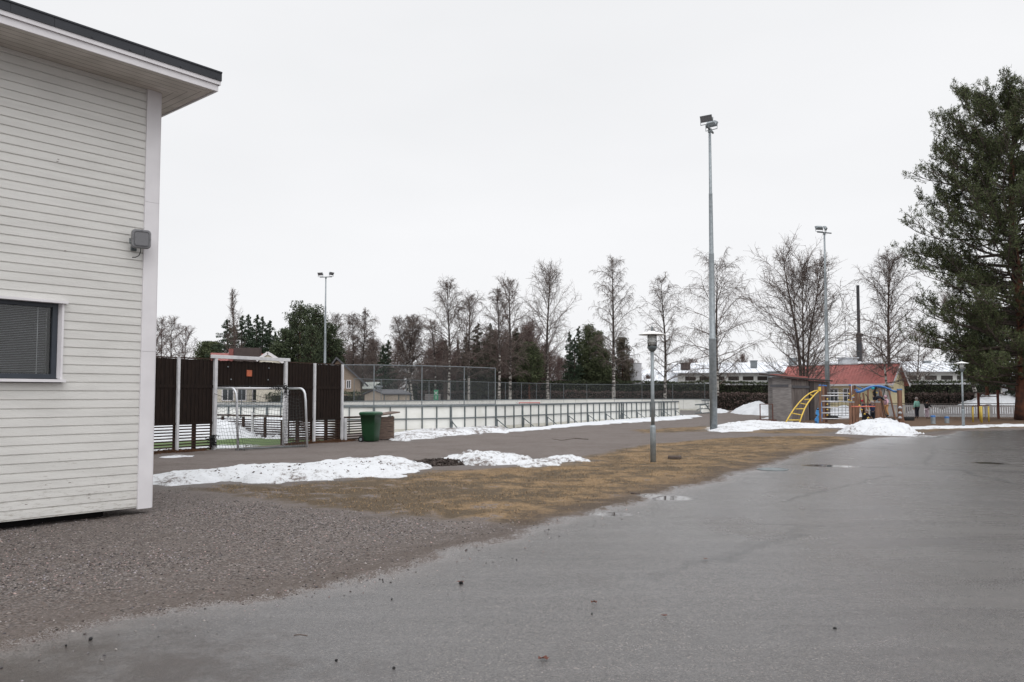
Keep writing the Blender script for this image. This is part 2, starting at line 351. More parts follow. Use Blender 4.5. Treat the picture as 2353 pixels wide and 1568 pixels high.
def ground():
    ang = np.radians(np.concatenate([np.arange(-180, -40, 4), np.arange(-40, 40, .13), np.arange(40, 180, 4)]))
    r = [0.0, 1.2]; 
    while r[-1] < 150: r.append(r[-1]*1.0115+.004)
    while r[-1] < 1500: r.append(r[-1]*1.12)
    r = np.array(r[1:]); na, nr = len(ang), len(r)
    X = r[:, None]*np.sin(ang)[None, :]; Y = r[:, None]*np.cos(ang)[None, :]
    A = {'dA': ASPH, 'dG': GRASS, 'dP': PLAY, 'dV': GRAV, 'dT': TURF, 'dR': RINK}
    D = {k: sdist(X, Y, v) for k, v in A.items()}
    D['dG'] = np.maximum(D['dG'], np.maximum(sdist(X, Y, GRASS2)-.1, sdist(X, Y, GRASS3)))
    D['dS'] = np.maximum.reduce([sdist(X, Y, q) for q in SNOWP])
    Z = gheight(X, Y, D['dA'], D['dG'])
    Z = np.where((D['dT'] > 0) | (D['dR'] > 0), 0, Z)
    V = np.stack([X, Y, Z], -1).reshape(-1, 3); V = np.vstack([V, [[0, 0, -.02]]])
    i = np.arange(nr-1)[:, None]*na; j = np.arange(na)[None, :]; j2 = (j+1) % na
    Q = np.stack([i+j, i+na+j, i+na+j2, i+j2], -1).reshape(-1, 4)
    fA = {k: d.reshape(-1) for k, d in D.items()}
    c = {k: d[Q].mean(1) for k, d in fA.items()}
    k = np.zeros(len(Q), int)
    k[c['dV'] > 0] = 1; k[c['dG'] > 0] = 2; k[c['dP'] > 0] = 3; k[c['dA'] > 0] = 4; k[c['dT'] > 0] = 5; k[c['dR'] > 0] = 6
    names = ['ground', 'gravel_yard', 'grass_verge', 'playground_ground', 'asphalt_yard', 'artificial_turf', 'rink_floor']
    gm = groundmat()
    for n_, nm in enumerate(names):
        q = Q[k == n_]
        if len(q) == 0: continue
        u, inv = np.unique(q, return_inverse=True); inv = inv.reshape(q.shape)
        o = trimesh(nm, V[u], inv, None, gm); me = o.data; o['kind'] = 'structure'
        me.polygons.foreach_set('use_smooth', [True]*len(me.polygons))
        for a in fA:
            at = me.attributes.new(a, 'FLOAT', 'POINT'); at.data.foreach_set('value', np.append(fA[a], 1.0)[u].astype(np.float32))
        if nm == 'asphalt_yard':   # close the hole under the camera
            m2 = MB(); m2.lathe((0, 0, 0), [(1.25, -.022), (0.0001, -.022)], 24)
            w = np.array(m2.v)
    mb = MB(); n = 40
    mb.add([(1.3*math.sin(2*math.pi*t/n), 1.3*math.cos(2*math.pi*t/n), -.024) for t in range(n)], [tuple(range(n))])
    o = mb.build('asphalt_patch', gm); o['kind'] = 'structure'
    at = o.data.attributes.new('dA', 'FLOAT', 'POINT'); at.data.foreach_set('value', [3.0]*n)
    for a in ('dG', 'dP', 'dV', 'dT', 'dR', 'dS'):
        at = o.data.attributes.new(a, 'FLOAT', 'POINT'); at.data.foreach_set('value', [-9.0]*n)
PUDD = [(1530, 1141, 60, 6, 0), (1905, 1069, 62, 3, 0), (2275, 1063, 34, 2.2, 0), (2110, 1002, 58, 1.8, 0), (1400, 1178, 50, 6, 0)]
def groundmat():
    m, n, l, b = newmat('ground_surfaces'); g = n.new('ShaderNodeNewGeometry'); P = g.outputs['Position']
    def A(a): q = n.new('ShaderNodeAttribute'); q.attribute_name = a; return q.outputs['Fac']
    def noise(s, d=4, r=.5, st=None):
        q = n.new('ShaderNodeTexNoise'); q.inputs['Scale'].default_value = s; q.inputs['Detail'].default_value = d; q.inputs['Roughness'].default_value = r
        if st:
            k = n.new('ShaderNodeMapping'); k.inputs['Scale'].default_value = st[0]; k.inputs['Rotation'].default_value = (0, 0, st[1]); l.new(P, k.inputs[0]); l.new(k.outputs[0], q.inputs[0])
        else: l.new(P, q.inputs[0])
        return q.outputs['Fac']
    def vor(s, out='Color'):
        q = n.new('ShaderNodeTexVoronoi'); q.inputs['Scale'].default_value = s; l.new(P, q.inputs[0]); return q.outputs[out]
    def mth(op, a, bb=0, c=None):
        q = n.new('ShaderNodeMath'); q.operation = op
        for i, v in enumerate((a, bb) if c is None else (a, bb, c)):
            if isinstance(v, (int, float)): q.inputs[i].default_value = v
            else: l.new(v, q.inputs[i])
        return q.outputs[0]
    def ss(v, lo, hi):
        q = n.new('ShaderNodeMapRange'); q.interpolation_type = 'SMOOTHSTEP'; q.inputs[1].default_value = lo; q.inputs[2].default_value = hi; l.new(v, q.inputs[0]); return q.outputs[0]
    def ramp(v, *st):
        q = n.new('ShaderNodeValToRGB'); e = q.color_ramp.elements
        while len(e) < len(st): e.new(.5)
        for i, (p, c) in enumerate(st): e[i].position = p; e[i].color = (*c, 1)
        l.new(v, q.inputs[0]); return q.outputs[0]
    def mix(f, a, bb):
        q = n.new('ShaderNodeMixRGB')
        for i, v in enumerate((f, a, bb)):
            if isinstance(v, (int, float)): q.inputs[i].default_value = v
            elif isinstance(v, tuple): q.inputs[i].default_value = (*v, 1)
            else: l.new(v, q.inputs[i])
        return q.outputs[0]
    bw = lambda v: mth('MULTIPLY', v, 1.0)
    # gravel: crushed stone
    def sepr(c): q = n.new('ShaderNodeSeparateColor'); l.new(c, q.inputs[0]); return q.outputs[0]
    st1 = sepr(vor(62)); st2 = sepr(vor(120)); nbig = noise(.8, 5, .6); nmid = noise(5, 5, .65); nf = noise(40, 4, .7)
    gcol = ramp(st1, (0, (.034, .028, .027)), (.3, (.088, .079, .077)), (.52, (.165, .122, .108)), (.56, (.115, .107, .106)), (.8, (.18, .17, .172)), (.93, (.27, .225, .205)), (1, (.40, .37, .34)))
    pcol = ramp(st2, (0, (.105, .090, .084)), (.5, (.178, .154, .146)), (.92, (.235, .21, .20)), (1, (.35, .325, .305)))
    pcol = mix(ss(nbig, .35, .7), pcol, mix(.5, pcol, (.125, .104, .096)))
    grav = mix(ss(mth('ADD', A('dV'), mth('MULTIPLY', mth('SUBTRACT', nbig, .5), 1.6)), -.2, .7), pcol, gcol)
    grav = mix(mth('MULTIPLY', ss(mth('ADD', nmid, mth('MULTIPLY', nbig, .6)), .84, 1.0), .55), grav, (.085, .070, .062))
    soilc = mix(ss(nf, .35, .65), (.070, .055, .047), (.120, .098, .086))
    band = mth('MULTIPLY', ss(A('dA'), -1.1, -.05), ss(mth('ADD', nmid, mth('MULTIPLY', nbig, .5)), .45, .85))
    grav = mix(.42, grav, mix(st1, (.070, .056, .048), (.165, .138, .122)))
    grav = mix(mth('MULTIPLY', band, .75), grav, soilc)
    grav = mix(mth('MULTIPLY', ss(mth('ADD', mth('MULTIPLY', noise(.45, 5, .7), 1.0), mth('MULTIPLY', nmid, .25)), .62, .78), .6), grav, mix(.5, soilc, pcol))
    # dead grass
    gs = noise(34, 6, .8, ((.7, 1.2, 1), .3)); gb = noise(1.7, 6, .65); gb2 = noise(.5, 3, .5)
    grs = ramp(gs, (.30, (.052, .037, .024)), (.43, (.15, .100, .056)), (.55, (.275, .185, .102)), (.72, (.40, .285, .165)))
    dk = mix(ss(nf, .4, .6), (.050, .038, .026), (.10, .078, .055))
    sp0 = n.new('ShaderNodeSeparateXYZ'); l.new(P, sp0.inputs[0])
    wst = ss(mth('ADD', sp0.outputs[0], mth('MULTIPLY', sp0.outputs[1], .25)), 4.0, -1.5)
    wear = mth('ADD', mth('ADD', gb, mth('MULTIPLY', gb2, .5)), mth('MULTIPLY', wst, .24))
    grs = mix(mth('MULTIPLY', ss(wear, .64, .84), .85), grs, dk)
    grs = mix(ss(mth('ADD', mth('SUBTRACT', 1.0, gb), mth('MULTIPLY', wst, .12)), .60, .72), grs, pcol)
    mud = mth('MULTIPLY', ss(mth('ADD', A('dA'), mth('MULTIPLY', mth('SUBTRACT', gb, .5), 1.6)), -1.1, -.05), .8)
    grs = mix(mud, grs, mix(ss(nf, .4, .6), (.060, .044, .033), (.105, .080, .062)))
    edg = mth('ADD', A('dG'), mth('MULTIPLY', mth('SUBTRACT', gb, .5), 1.8)); edg = mth('ADD', edg, mth('MULTIPLY', mth('SUBTRACT', nf, .5), .8))
    col = mix(ss(edg, -.15, .35), grav, grs)
    # thin wild ground far away / outside everything is gravel-brown; playground
    pl = ramp(nf, (.3, (.075, .048, .034)), (.7, (.16, .105, .070)))
    col = mix(ss(mth('ADD', A('dP'), mth('MULTIPLY', mth('SUBTRACT', gb, .5), 1.5)), -.2, .4), col, pl)
    # turf
    tf = ramp(noise(30, 4, .6), (.35, (.075, .115, .045)), (.7, (.14, .19, .085)))
    col = mix(ss(A('dT'), -.02, .05), col, tf)
    col = mix(ss(A('dR'), -.05, .05), col, ramp(gb, (.45, (.11, .10, .095)), (.55, (.16, .15, .145))))
    # asphalt
    ag = sepr(vor(95)); ag2 = sepr(vor(230))
    asp = ramp(ag, (0, (.052, .046, .044)), (.40, (.102, .092, .088)), (.8, (.138, .125, .120)), (.955, (.19, .165, .153)), (1, (.31, .26, .23)))
    asp = mix(.35, asp, ramp(ag2, (0, (.04, .04, .04)), (1, (.12, .115, .115))))
    sb = noise(.35, 5, .6, ((1, .55, 1), .5)); sb2 = noise(1.1, 6, .7, ((1, .5, 1), .6))
    asp = mix(mth('MULTIPLY', ss(sb2, .56, .72), .5), asp, (.062, .050, .046))
    asp = mix(mth('MULTIPLY', ss(sb, .40, .62), .3), asp, (.135, .132, .135))
    def blob(x, y, wx, hy):
        c = px(x, y); rx = (px(x+wx, y)-c).length; ry = (px(x, y-hy)-px(x, y+hy)).length/2; q = n.new('ShaderNodeSeparateXYZ'); l.new(P, q.inputs[0])
        u = mth('DIVIDE', mth('SUBTRACT', q.outputs[0], c.x), rx); v = mth('DIVIDE', mth('SUBTRACT', q.outputs[1], c.y), ry)
        return ss(mth('ADD', mth('ADD', mth('MULTIPLY', u, u), mth('MULTIPLY', v, v)), mth('MULTIPLY', mth('SUBTRACT', noise(2.2, 6, .75), .5), 6)), 1.5, -.4)
    stn = mth('MAXIMUM', blob(1690, 1206, 75, 24), blob(1855, 1116, 60, 9))
    asp = mix(mth('MULTIPLY', stn, .42), asp, (.055, .042, .036))
    asp = mix(mth('MULTIPLY', blob(120, 1540, 620, 95), .95), asp, (.050, .038, .032))
    asp = mix(mth('MULTIPLY', ss(A('dA'), 2.5, 9.0), .75), asp, mix(.6, asp, (.052, .037, .032)))
    # cracks
    def crack(x0, y0, x1, y1, w=.012, amp=.5, dark=.9):
        a = px(x0, y0); bb_ = px(x1, y1); d = (bb_-a); Ln = d.length; d = d.normalized()
        sx = n.new('ShaderNodeSeparateXYZ'); l.new(P, sx.inputs[0])
        X, Y = mth('SUBTRACT', sx.outputs[0], a.x), mth('SUBTRACT', sx.outputs[1], a.y)
        al = mth('ADD', mth('MULTIPLY', X, d.x), mth('MULTIPLY', Y, d.y)); pe = mth('ADD', mth('MULTIPLY', X, -d.y), mth('MULTIPLY', Y, d.x))
        pe = mth('ADD', pe, mth('MULTIPLY', mth('SUBTRACT', sb2, .5), amp)); pe = mth('ADD', pe, mth('MULTIPLY', mth('SUBTRACT', nf, .5), .06))
        on = mth('MULTIPLY', mth('GREATER_THAN', al, 0), mth('LESS_THAN', al, Ln))
        q = n.new('ShaderNodeMapRange'); q.interpolation_type = 'SMOOTHSTEP'; q.inputs[1].default_value = w*2.2; q.inputs[2].default_value = w*.3; l.new(mth('ABSOLUTE', pe), q.inputs[0])
        return mth('MULTIPLY', mth('MULTIPLY', q.outputs[0], on), dark)
    cks = [(1500, 1330, 1850, 1205, .05, .9, .28), (1660, 1285, 1840, 1222, .06, .6, .4), (1740, 1200, 1960, 1208, .012, .4, .7), (2128, 1070, 2148, 1020, .03, .8, .6), (1780, 1028, 2600, 1035, .07, .5, .75),
           (1700, 1062, 2600, 1092, .07, .4, .7), (2180, 1075, 2353, 1112, .035, 1.2, .7), (2050, 1090, 1790, 1150, .03, .7, .5)]
    cm = None
    for c in cks: k = crack(*c); cm = k if cm is None else mth('MAXIMUM', cm, k)
    asp = mix(cm, asp, (.018, .016, .016))
    gr1 = noise(55, 3, .9); gr2 = noise(14, 4, .7); stk = noise(1.6, 6, .7, ((.22, 1.5, 1), -.75))
    k_ = mth('ADD', mth('ADD', mth('MULTIPLY', mth('SUBTRACT', gr1, .5), 1.5), mth('MULTIPLY', mth('SUBTRACT', gr2, .5), .6)), mth('ADD', mth('MULTIPLY', mth('SUBTRACT', stk, .5), .7), .86))
    vmul = n.new('ShaderNodeVectorMath'); vmul.operation = 'SCALE'; l.new(asp, vmul.inputs[0]); l.new(k_, vmul.inputs['Scale']); asp = vmul.outputs[0]
    ea = mth('ADD', A('dA'), mth('MULTIPLY', mth('SUBTRACT', noise(7, 6, .75), .5), .55)); ea = mth('ADD', ea, mth('MULTIPLY', mth('SUBTRACT', nbig, .5), .7))
    ea = mth('ADD', ea, mth('MULTIPLY', mth('SUBTRACT', st2, .5), .18))
    kA = ss(ea, -.03, .06)
    # fine grit carried over the asphalt's rim
    rim = mth('MULTIPLY', ss(ea, .5, .0), mth('GREATER_THAN', st2, .45))
    col = mix(kA, col, mix(mth('MULTIPLY', rim, .8), asp, pcol))
    wet = ss(mth('ADD', A('dS'), mth('MULTIPLY', mth('SUBTRACT', gb, .5), 1.2)), -.75, -.05)
    col = mix(mth('MULTIPLY', wet, .55), col, mix(.5, col, (.02, .016, .013)))
    # puddles
    pm = None; sx = n.new('ShaderNodeSeparateXYZ'); l.new(P, sx.inputs[0])
    for (x, y, wx, hy, _) in PUDD:
        c = px(x, y); rx = (px(x+wx, y)-c).length; ry = (px(x, y-hy)-px(x, y+hy)).length/2
        vdir = Vector((c.x, c.y, 0)).normalized()
        X, Y = mth('SUBTRACT', sx.outputs[0], c.x), mth('SUBTRACT', sx.outputs[1], c.y)
        u = mth('DIVIDE', mth('ADD', mth('MULTIPLY', X, vdir.y), mth('MULTIPLY', Y, -vdir.x)), rx)
        v = mth('DIVIDE', mth('ADD', mth('MULTIPLY', X, vdir.x), mth('MULTIPLY', Y, vdir.y)), ry)
        d = mth('ADD', mth('MULTIPLY', u, u), mth('MULTIPLY', v, v)); d = mth('ADD', d, mth('MULTIPLY', mth('SUBTRACT', sb2, .5), 2.6))
        q = ss(d, 1.6, .5); pm = q if pm is None else mth('MAXIMUM', pm, q)
    # puddle on the turf behind the opening
    c = px(520, 1027); X, Y = mth('SUBTRACT', sx.outputs[0], c.x), mth('SUBTRACT', sx.outputs[1], c.y)
    d = mth('ADD', mth('ADD', mth('MULTIPLY', X, X), mth('MULTIPLY', mth('MULTIPLY', Y, Y), .8)), mth('MULTIPLY', mth('SUBTRACT', gb, .5), 3)); pm = mth('MAXIMUM', pm, ss(d, .9, .7))
    col = mix(mth('MULTIPLY', pm, .5), col, (.04, .037, .035))
    # damp sheen on the asphalt: glossier along its left rim
    near = mth('ADD', mth('MULTIPLY', ss(A('dA'), 9.0, .3), .55), mth('MULTIPLY', ss(A('dA'), 1.6, .1), .45))
    ra = mth('SUBTRACT', .43, mth('MULTIPLY', ss(sb, .35, .65), .12)); ra = mth('SUBTRACT', ra, mth('MULTIPLY', mth('MULTIPLY', near, ss(sb2, .20, .45)), .46))
    ra = mth('ADD', ra, mth('MULTIPLY', ss(sb2, .56, .72), .15)); ra = mth('ADD', ra, mth('MULTIPLY', mth('SUBTRACT', gr1, .5), .35)); ra = mth('ADD', ra, mth('MULTIPLY', mth('SUBTRACT', stk, .5), .35)); ra = mth('ADD', ra, mth('MULTIPLY', stn, .2)); ra = mth('ADD', ra, mth('MULTIPLY', ss(A('dA'), 3.0, 11.0), .14)); ra = mth('MAXIMUM', ra, .27)
    dmp = mth('MULTIPLY', mth('MULTIPLY', ss(A('dA'), 3.0, .15), ss(mth('ADD', sb2, mth('MULTIPLY', nbig, .3)), .52, .70)), ss(sx.outputs[0], -1.5, .5))
    ra = mth('ADD', mth('MULTIPLY', ra, mth('SUBTRACT', 1.0, dmp)), mth('MULTIPLY', dmp, .19)); ra = mth('MAXIMUM', ra, .12)
    ro = mth('ADD', mth('MULTIPLY', kA, ra), mth('MULTIPLY', mth('SUBTRACT', 1.0, kA), .85))
    ro = mth('ADD', mth('MULTIPLY', ro, mth('SUBTRACT', 1.0, pm)), mth('MULTIPLY', pm, .03))
    ro = mth('SUBTRACT', ro, mth('MULTIPLY', wet, .35)); ro = mth('MAXIMUM', ro, .03)
    l.new(col, b.inputs['Base Color']); l.new(ro, b.inputs['Roughness'])
    b.inputs['Specular IOR Level'].default_value = .5
    sp_ = mth('ADD', .15, mth('MULTIPLY', mth('MAXIMUM', kA, pm), .55)); l.new(sp_, b.inputs['Specular IOR Level'])
    # relief
    hg = mth('MULTIPLY', vor(62, 'Distance'), -1.0); ha = mth('MULTIPLY', vor(150, 'Distance'), -.25)
    hh = mth('ADD', mth('MULTIPLY', mth('SUBTRACT', 1.0, kA), mth('ADD', hg, mth('MULTIPLY', nf, .8))), mth('MULTIPLY', kA, mth('SUBTRACT', ha, mth('MULTIPLY', cm, .8))))
    hh = mth('MULTIPLY', hh, mth('SUBTRACT', 1.0, pm))
    bp = n.new('ShaderNodeBump'); bp.inputs['Strength'].default_value = .8; bp.inputs['Distance'].default_value = .012
    l.new(hh, bp.inputs['Height']); l.new(bp.outputs[0], b.inputs['Normal'])
    return m
ground()
def octas(P, S, seed, cols, name, m, org=(0, 0, 0), flat=.6):    # many small angular stones in one mesh
    r = np.random.default_rng(seed); n = len(P)
    B = np.array([[1, 0, 0], [-1, 0, 0], [0, 1, 0], [0, -1, 0], [0, 0, 1], [0, 0, -1]], float)
    V = B[None]*(.7+.6*r.random((n, 6, 1)))*S[:, None, None]; V[:, :, 2] *= flat
    V[:, :, 0] *= (.7+.7*r.random(n))[:, None]
    a = r.random(n)*6.28; t = (r.random(n)-.5)*.9; c, s = np.cos(a)[:, None], np.sin(a)[:, None]
    x = V[:, :, 0]*c-V[:, :, 1]*s; y = V[:, :, 0]*s+V[:, :, 1]*c; z = V[:, :, 2]+x*np.sin(t)[:, None]
    V = np.stack([x, y, z], -1)+P[:, None, :]
    T = np.array([[0, 2, 4], [2, 1, 4], [1, 3, 4], [3, 0, 4], [2, 0, 5], [1, 2, 5], [3, 1, 5], [0, 3, 5]])
    F_ = (T[None]+np.arange(n)[:, None, None]*6).reshape(-1, 3)
    return trimesh(name, V.reshape(-1, 3), F_, np.repeat(cols, 8, 0), m, org=org)
def gravel_stones():
    r = np.random.default_rng(3); n = 420000
    rr = 3.2+(19-3.2)*r.random(n)**.9; an = np.radians(-37+60*r.random(n)); X = rr*np.sin(an); Y = rr*np.cos(an)
    d = sdist(X, Y, GRAV); w = fbm(X, Y, .8, 5); dA = sdist(X, Y, ASPH)
    keep = (d+(w-.5)*2 > .15) & (dA < .05) & (r.random(n) < np.clip((w-.30)*3.2, .10, 1)) & (r.random(n) < np.clip(6/rr, 0, 1)) & (r.random(n) < np.clip(-dA/1.6, .16, 1)) & (r.random(n) < .55)
    inb = (X-BC.x)*(-BN.x)+(Y-BC.y)*(-BN.y) > .25          # under the building
    inb &= ((X-BC.x)*BU.x+(Y-BC.y)*BU.y) < 0
    keep &= ~inb
    far = (dA >= 0.05) & (dA < 1.0) & (r.random(n) < .035*np.exp(-dA*2.6))
    keep |= far & (d > -1.5)
    X, Y = X[keep], Y[keep]; m_ = len(X); S = .0055+.010*r.random(m_)**2.2
    b = .030+.34*r.random(m_)**2.1; tint = r.random(m_)
    C = np.stack([b*(1.04+.20*(tint > .75)), b*(.95-.04*(tint > .75)), b*(.90-.05*(tint > .75)+.12*(tint < .25))], 1)
    o = octas(np.stack([X, Y, gheight(X, Y)+S*.10-.001], 1), S, 4, C, 'gravel', 'stone', flat=.55); o['kind'] = 'stuff'
    o['label'] = 'loose grey and pinkish crushed gravel beside the white building'; o['category'] = 'gravel'
M['stone'] = attrmat('gravel_stone', .8)
# ------------------------------------------------------------------ the white building
BC = px(350, 1163, .12); BC = Vector((BC.x, BC.y, 0)); BU = Vector((.64, .768, 0)).normalized(); BC = BC-BU*.027; BN = Vector((BU.y, -BU.x, 0))
def bw(t, z, o=0): return BC-BU*t+BN*o+Vector((0, 0, z))
def tz(x, y, o=0):
    p = pw(x, y, BC+BN*o, BN); return -(p-BC).dot(BU), p.z
TRIM = tz(318, 1000)[0]; WIN_T0, WZ0 = tz(141, 878); _, WZ1 = tz(141, 693); SOF = tz(338, 206)[1]; WIN_T1 = WIN_T0+1.45
gravel_stones()
def building():
    T = thing('building', BC, 'tall white timber clad building with dark roof edge at the left of the photo', 'building')
    LEN, DEP = 16, 9
    mb = MB(); z = .12; pit = .1085
    while z < SOF:
        z1 = min(z+pit, SOF)
        prof = [(-.016, z), (-.016, z+.010), (0.0, z+.019), (0.0, z1-.002), (-.016, z1)]
        ivs = [(TRIM-.01, LEN)] if (z1 < WZ0+.0 or z > WZ1) else [(TRIM-.01, WIN_T0), (WIN_T1, LEN)]
        for a, b in ivs:
            for (o1, za), (o2, zb) in zip(prof[:-1], prof[1:]): mb.quad(bw(b, za, o1), bw(a, za, o1), bw(a, zb, o2), bw(b, zb, o2))
        z += pit
    mb.quad(bw(0, .12, -.2), bw(LEN, .12, -.2), bw(LEN, .12, 0), bw(0, .12, 0))
    mb.build('siding_wall', 'siding', T)
    mb = MB()   # the walls round the corner, plain boards
    z = .12
    while z < SOF:
        z1 = min(z+pit, SOF)
        for (o1, za), (o2, zb) in zip([(-.016, z), (0, z+.018)], [(0, z+.018), (0, z1)]):
            mb.quad(bw(-o1-.0, za, -.02), bw(-o1, za, -DEP), bw(-o2, zb, -DEP), bw(-o2, zb, -.02))
        z += pit
    mb.box(bw(LEN/2, .12, -DEP), LEN, .1, SOF-.12, BU); mb.box(bw(LEN, .12, -DEP/2), .1, DEP, SOF-.12, BU)
    mb.build('side_wall', 'siding', T)
    mb = MB(); zs = [.10, tz(335, 808)[1], tz(345, 466)[1], SOF]
    for a, b in zip(zs[:-1], zs[1:]):
        mb.box(bw(TRIM/2, a+.0015, .004), TRIM, .045, b-a-.003, BU); mb.box(bw(-.012, a+.0015, -.1), .03, .2, b-a-.003, BU)
    mb.build('corner_trim', 'white_paint', T)
    mb = MB(); mb.box(bw(LEN/2+.3, -.1, -.25-DEP/2+.3), LEN-.4, DEP-.6, .32, BU); mb.build('plinth', 'black', T)
    # window
    zg = .12
    while zg+pit < WZ0: zg += pit
    zt_ = .12
    while zt_ < WZ1: zt_ += pit
    wc, wl_ = (WIN_T0+WIN_T1)/2, WIN_T1-WIN_T0
    fl = MB(); fl.box(bw(wc, zg+.019, -.012), wl_, .024, WZ0-zg-.019, BU); fl.build('filler_board', 'siding', T); fl = MB(); fl.box(bw(wc, WZ1-.002, -.012), wl_, .024, zt_-WZ1+.001, BU); fl.build('filler_board', 'siding', T)
    w = MB(); cz = (WZ0+WZ1)/2; wt = (WIN_T0+WIN_T1)/2; ww = WIN_T1-WIN_T0
    casing = MB()
    casing.box(bw(wt, WZ1-.03, .02), ww+.06, .10, .03, BU)
    casing.box(bw(wt, WZ0-.005, .03), ww+.04, .12, .035, BU)
    fr = .115
    for t0, s in ((WIN_T0, 1), (WIN_T1, -1)):
        t1 = t0+s*.035
        casing.box(bw(t0+s*.012, WZ0+.03, -.02), .024, .10, WZ1-WZ0-.06, BU)
        casing.quad(bw(t0+s*.024, WZ0+.03, .03), bw(t0+s*.05, WZ0+.05, -.07), bw(t0+s*.05, WZ1-.03, -.07), bw(t0+s*.024, WZ1-.03, .03))
    W_ = casing.build('window', 'white_paint', T)
    fm = MB(); o = -.07
    a, b = WIN_T0+.045, WIN_T1-.045; z0, z1 = WZ0+.035, WZ1-.03
    for q in ((a+.03, 1), (b-.03, 1)): fm.box(bw(q[0], z0, o), .06, .06, z1-z0, BU)
    fm.box(bw(wt, z0, o), b-a-.12, .058, .06, BU); fm.box(bw(wt, z1-.05, o), b-a-.12, .058, .05, BU)
    fm.build('frame', 'win_frame', W_, bevel=.004)
    gm_ = MB(); gm_.box(bw(wt, z0+.03, o-.01), b-a-.1, .008, z1-z0-.06, BU); gl = gm_.build('pane', 'glasst', W_)
    bl = MB(); zz = z0+.085
    while zz < z1-.05:
        c = bw(wt, zz, o-.06); bl.quad(bw(a+.09, zz, o-.045), bw(b-.09, zz, o-.045), bw(b-.09, zz+.006, o-.068), bw(a+.09, zz+.006, o-.068)); zz += .021
    for t in (a+.2, a+.75, b-.2): bl.box(bw(t, z0+.06, o-.05), .006, .003, z1-z0-.11, BU)
    bl.build('blind', 'blind', W_)
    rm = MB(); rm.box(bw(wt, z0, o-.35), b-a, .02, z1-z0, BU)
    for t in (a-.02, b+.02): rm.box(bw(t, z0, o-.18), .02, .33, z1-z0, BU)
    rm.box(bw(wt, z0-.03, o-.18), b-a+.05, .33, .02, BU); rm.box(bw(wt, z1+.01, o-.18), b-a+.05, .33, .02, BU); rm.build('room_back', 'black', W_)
    # roof: soffit boards, fascia, metal edge
    e0 = pw(496, 208, (0, 0, SOF), Vector((0, 0, 1))); OF = (e0-BC).dot(BN); OS = (e0-BC).dot(BU)
    mb = MB(); s = .11; k = 0; nb = 6; st = OF/nb
    for i in range(nb):        # front soffit boards, mitred at the corner
        a0, a1 = i*st, (i+1)*st-.006; m0, m1 = -OS*a0/OF, -OS*a1/OF
        mb.quad(bw(LEN+.5, SOF, a0), bw(LEN+.5, SOF, a1), bw(m1, SOF, a1), bw(m0, SOF, a0))
    nb2 = 4; st2 = OS/nb2
    for i in range(nb2):
        a0, a1 = i*st2, (i+1)*st2-.006; f0, f1 = OF*a0/OS, OF*a1/OS
        mb.quad(bw(-a0, SOF, f0), bw(-a1, SOF, f1), bw(-a1, SOF, -DEP-.4), bw(-a0, SOF, -DEP-.4))
    mb.build('soffit', 'soffit', T)
    rb = MB(); rb.box(bw((LEN-OS)/2, SOF+.012, (OF-DEP-.4)/2), LEN+OS, OF+DEP+.3, .12, BU)
    rb.build('roof_deck', 'brown_slat', T)
    fa = MB(); t0, t1 = -OS, LEN+.5
    fa.box(bw((t0+t1)/2, SOF-.015, OF+.0115), t1-t0, .023, .085, BU); fa.box(bw((t0+t1)/2-.015, SOF+.072, OF+.024), t1-t0+.03, .045, .055, BU)
    fa.box(bw(-OS-.0115, SOF-.015, (OF-DEP-.4)/2), .023, OF+DEP+.4+.044, .085, BU); fa.box(bw(-OS-.024, SOF+.072, (OF-DEP-.4)/2), .045, OF+DEP+.4+.09, .055, BU)
    fa.build('fascia', 'white_paint', T)
    rf = MB(); te = -OS-.052
    for a, b in ((te, -OS+1.0), (-OS+1.003, -OS+2.05), (-OS+2.053, -OS+2.5), (-OS+2.503, LEN+.6)):
        rf.box(bw((a+b)/2, SOF+.125, OF+.053), b-a, .012, .11, BU)
    for t in (-.4, 0.1, .75, 1.2, 2.2): rf.box(bw(t, SOF+.134, OF+.062), .014, .012, .014, BU)
    rf.box(bw(te+.006, SOF+.125, (OF-DEP-.4)/2), .012, OF+DEP+.46, .11, BU)
    rf.box(bw((te+LEN+.6)/2, SOF+.231, (OF-DEP-.4)/2+.02), LEN+.6-te, OF+DEP+.5, .02, BU)
    rf.build('roof', 'roof_metal', T)
    # knots and cracks in the paint are small dents of their own
    rr = random.Random(5)
    for (x, y) in ((134, 367), (132, 372), (150, 577), (205, 1136), (204, 1145), (60, 1160), (105, 1115), (250, 1120), (160, 1110)):
        t, z = tz(x, y); kn = MB(); kn.box(bw(t, z, .0006), .018*rr.uniform(.6, 1.6), .003, .006, BU); kn.build('knot', 'timber', T)
    # wall floodlight on its bracket
    c = pw(324, 550, BC+BN*.16, BN); Lt = thing('wall_floodlight', pw(306, 574, BC, BN), 'grey rounded square floodlight on the corner of the white building', 'light')
    fd = (Vector((0, 0, 1.6))-c); fd = Vector((fd.x, fd.y, 0)).normalized(); fd = (fd*.9+BU*.15+Vector((0, 0, -.02))).normalized(); sv = Vector((0, 0, 1)).cross(fd).normalized(); uv = fd.cross(sv)
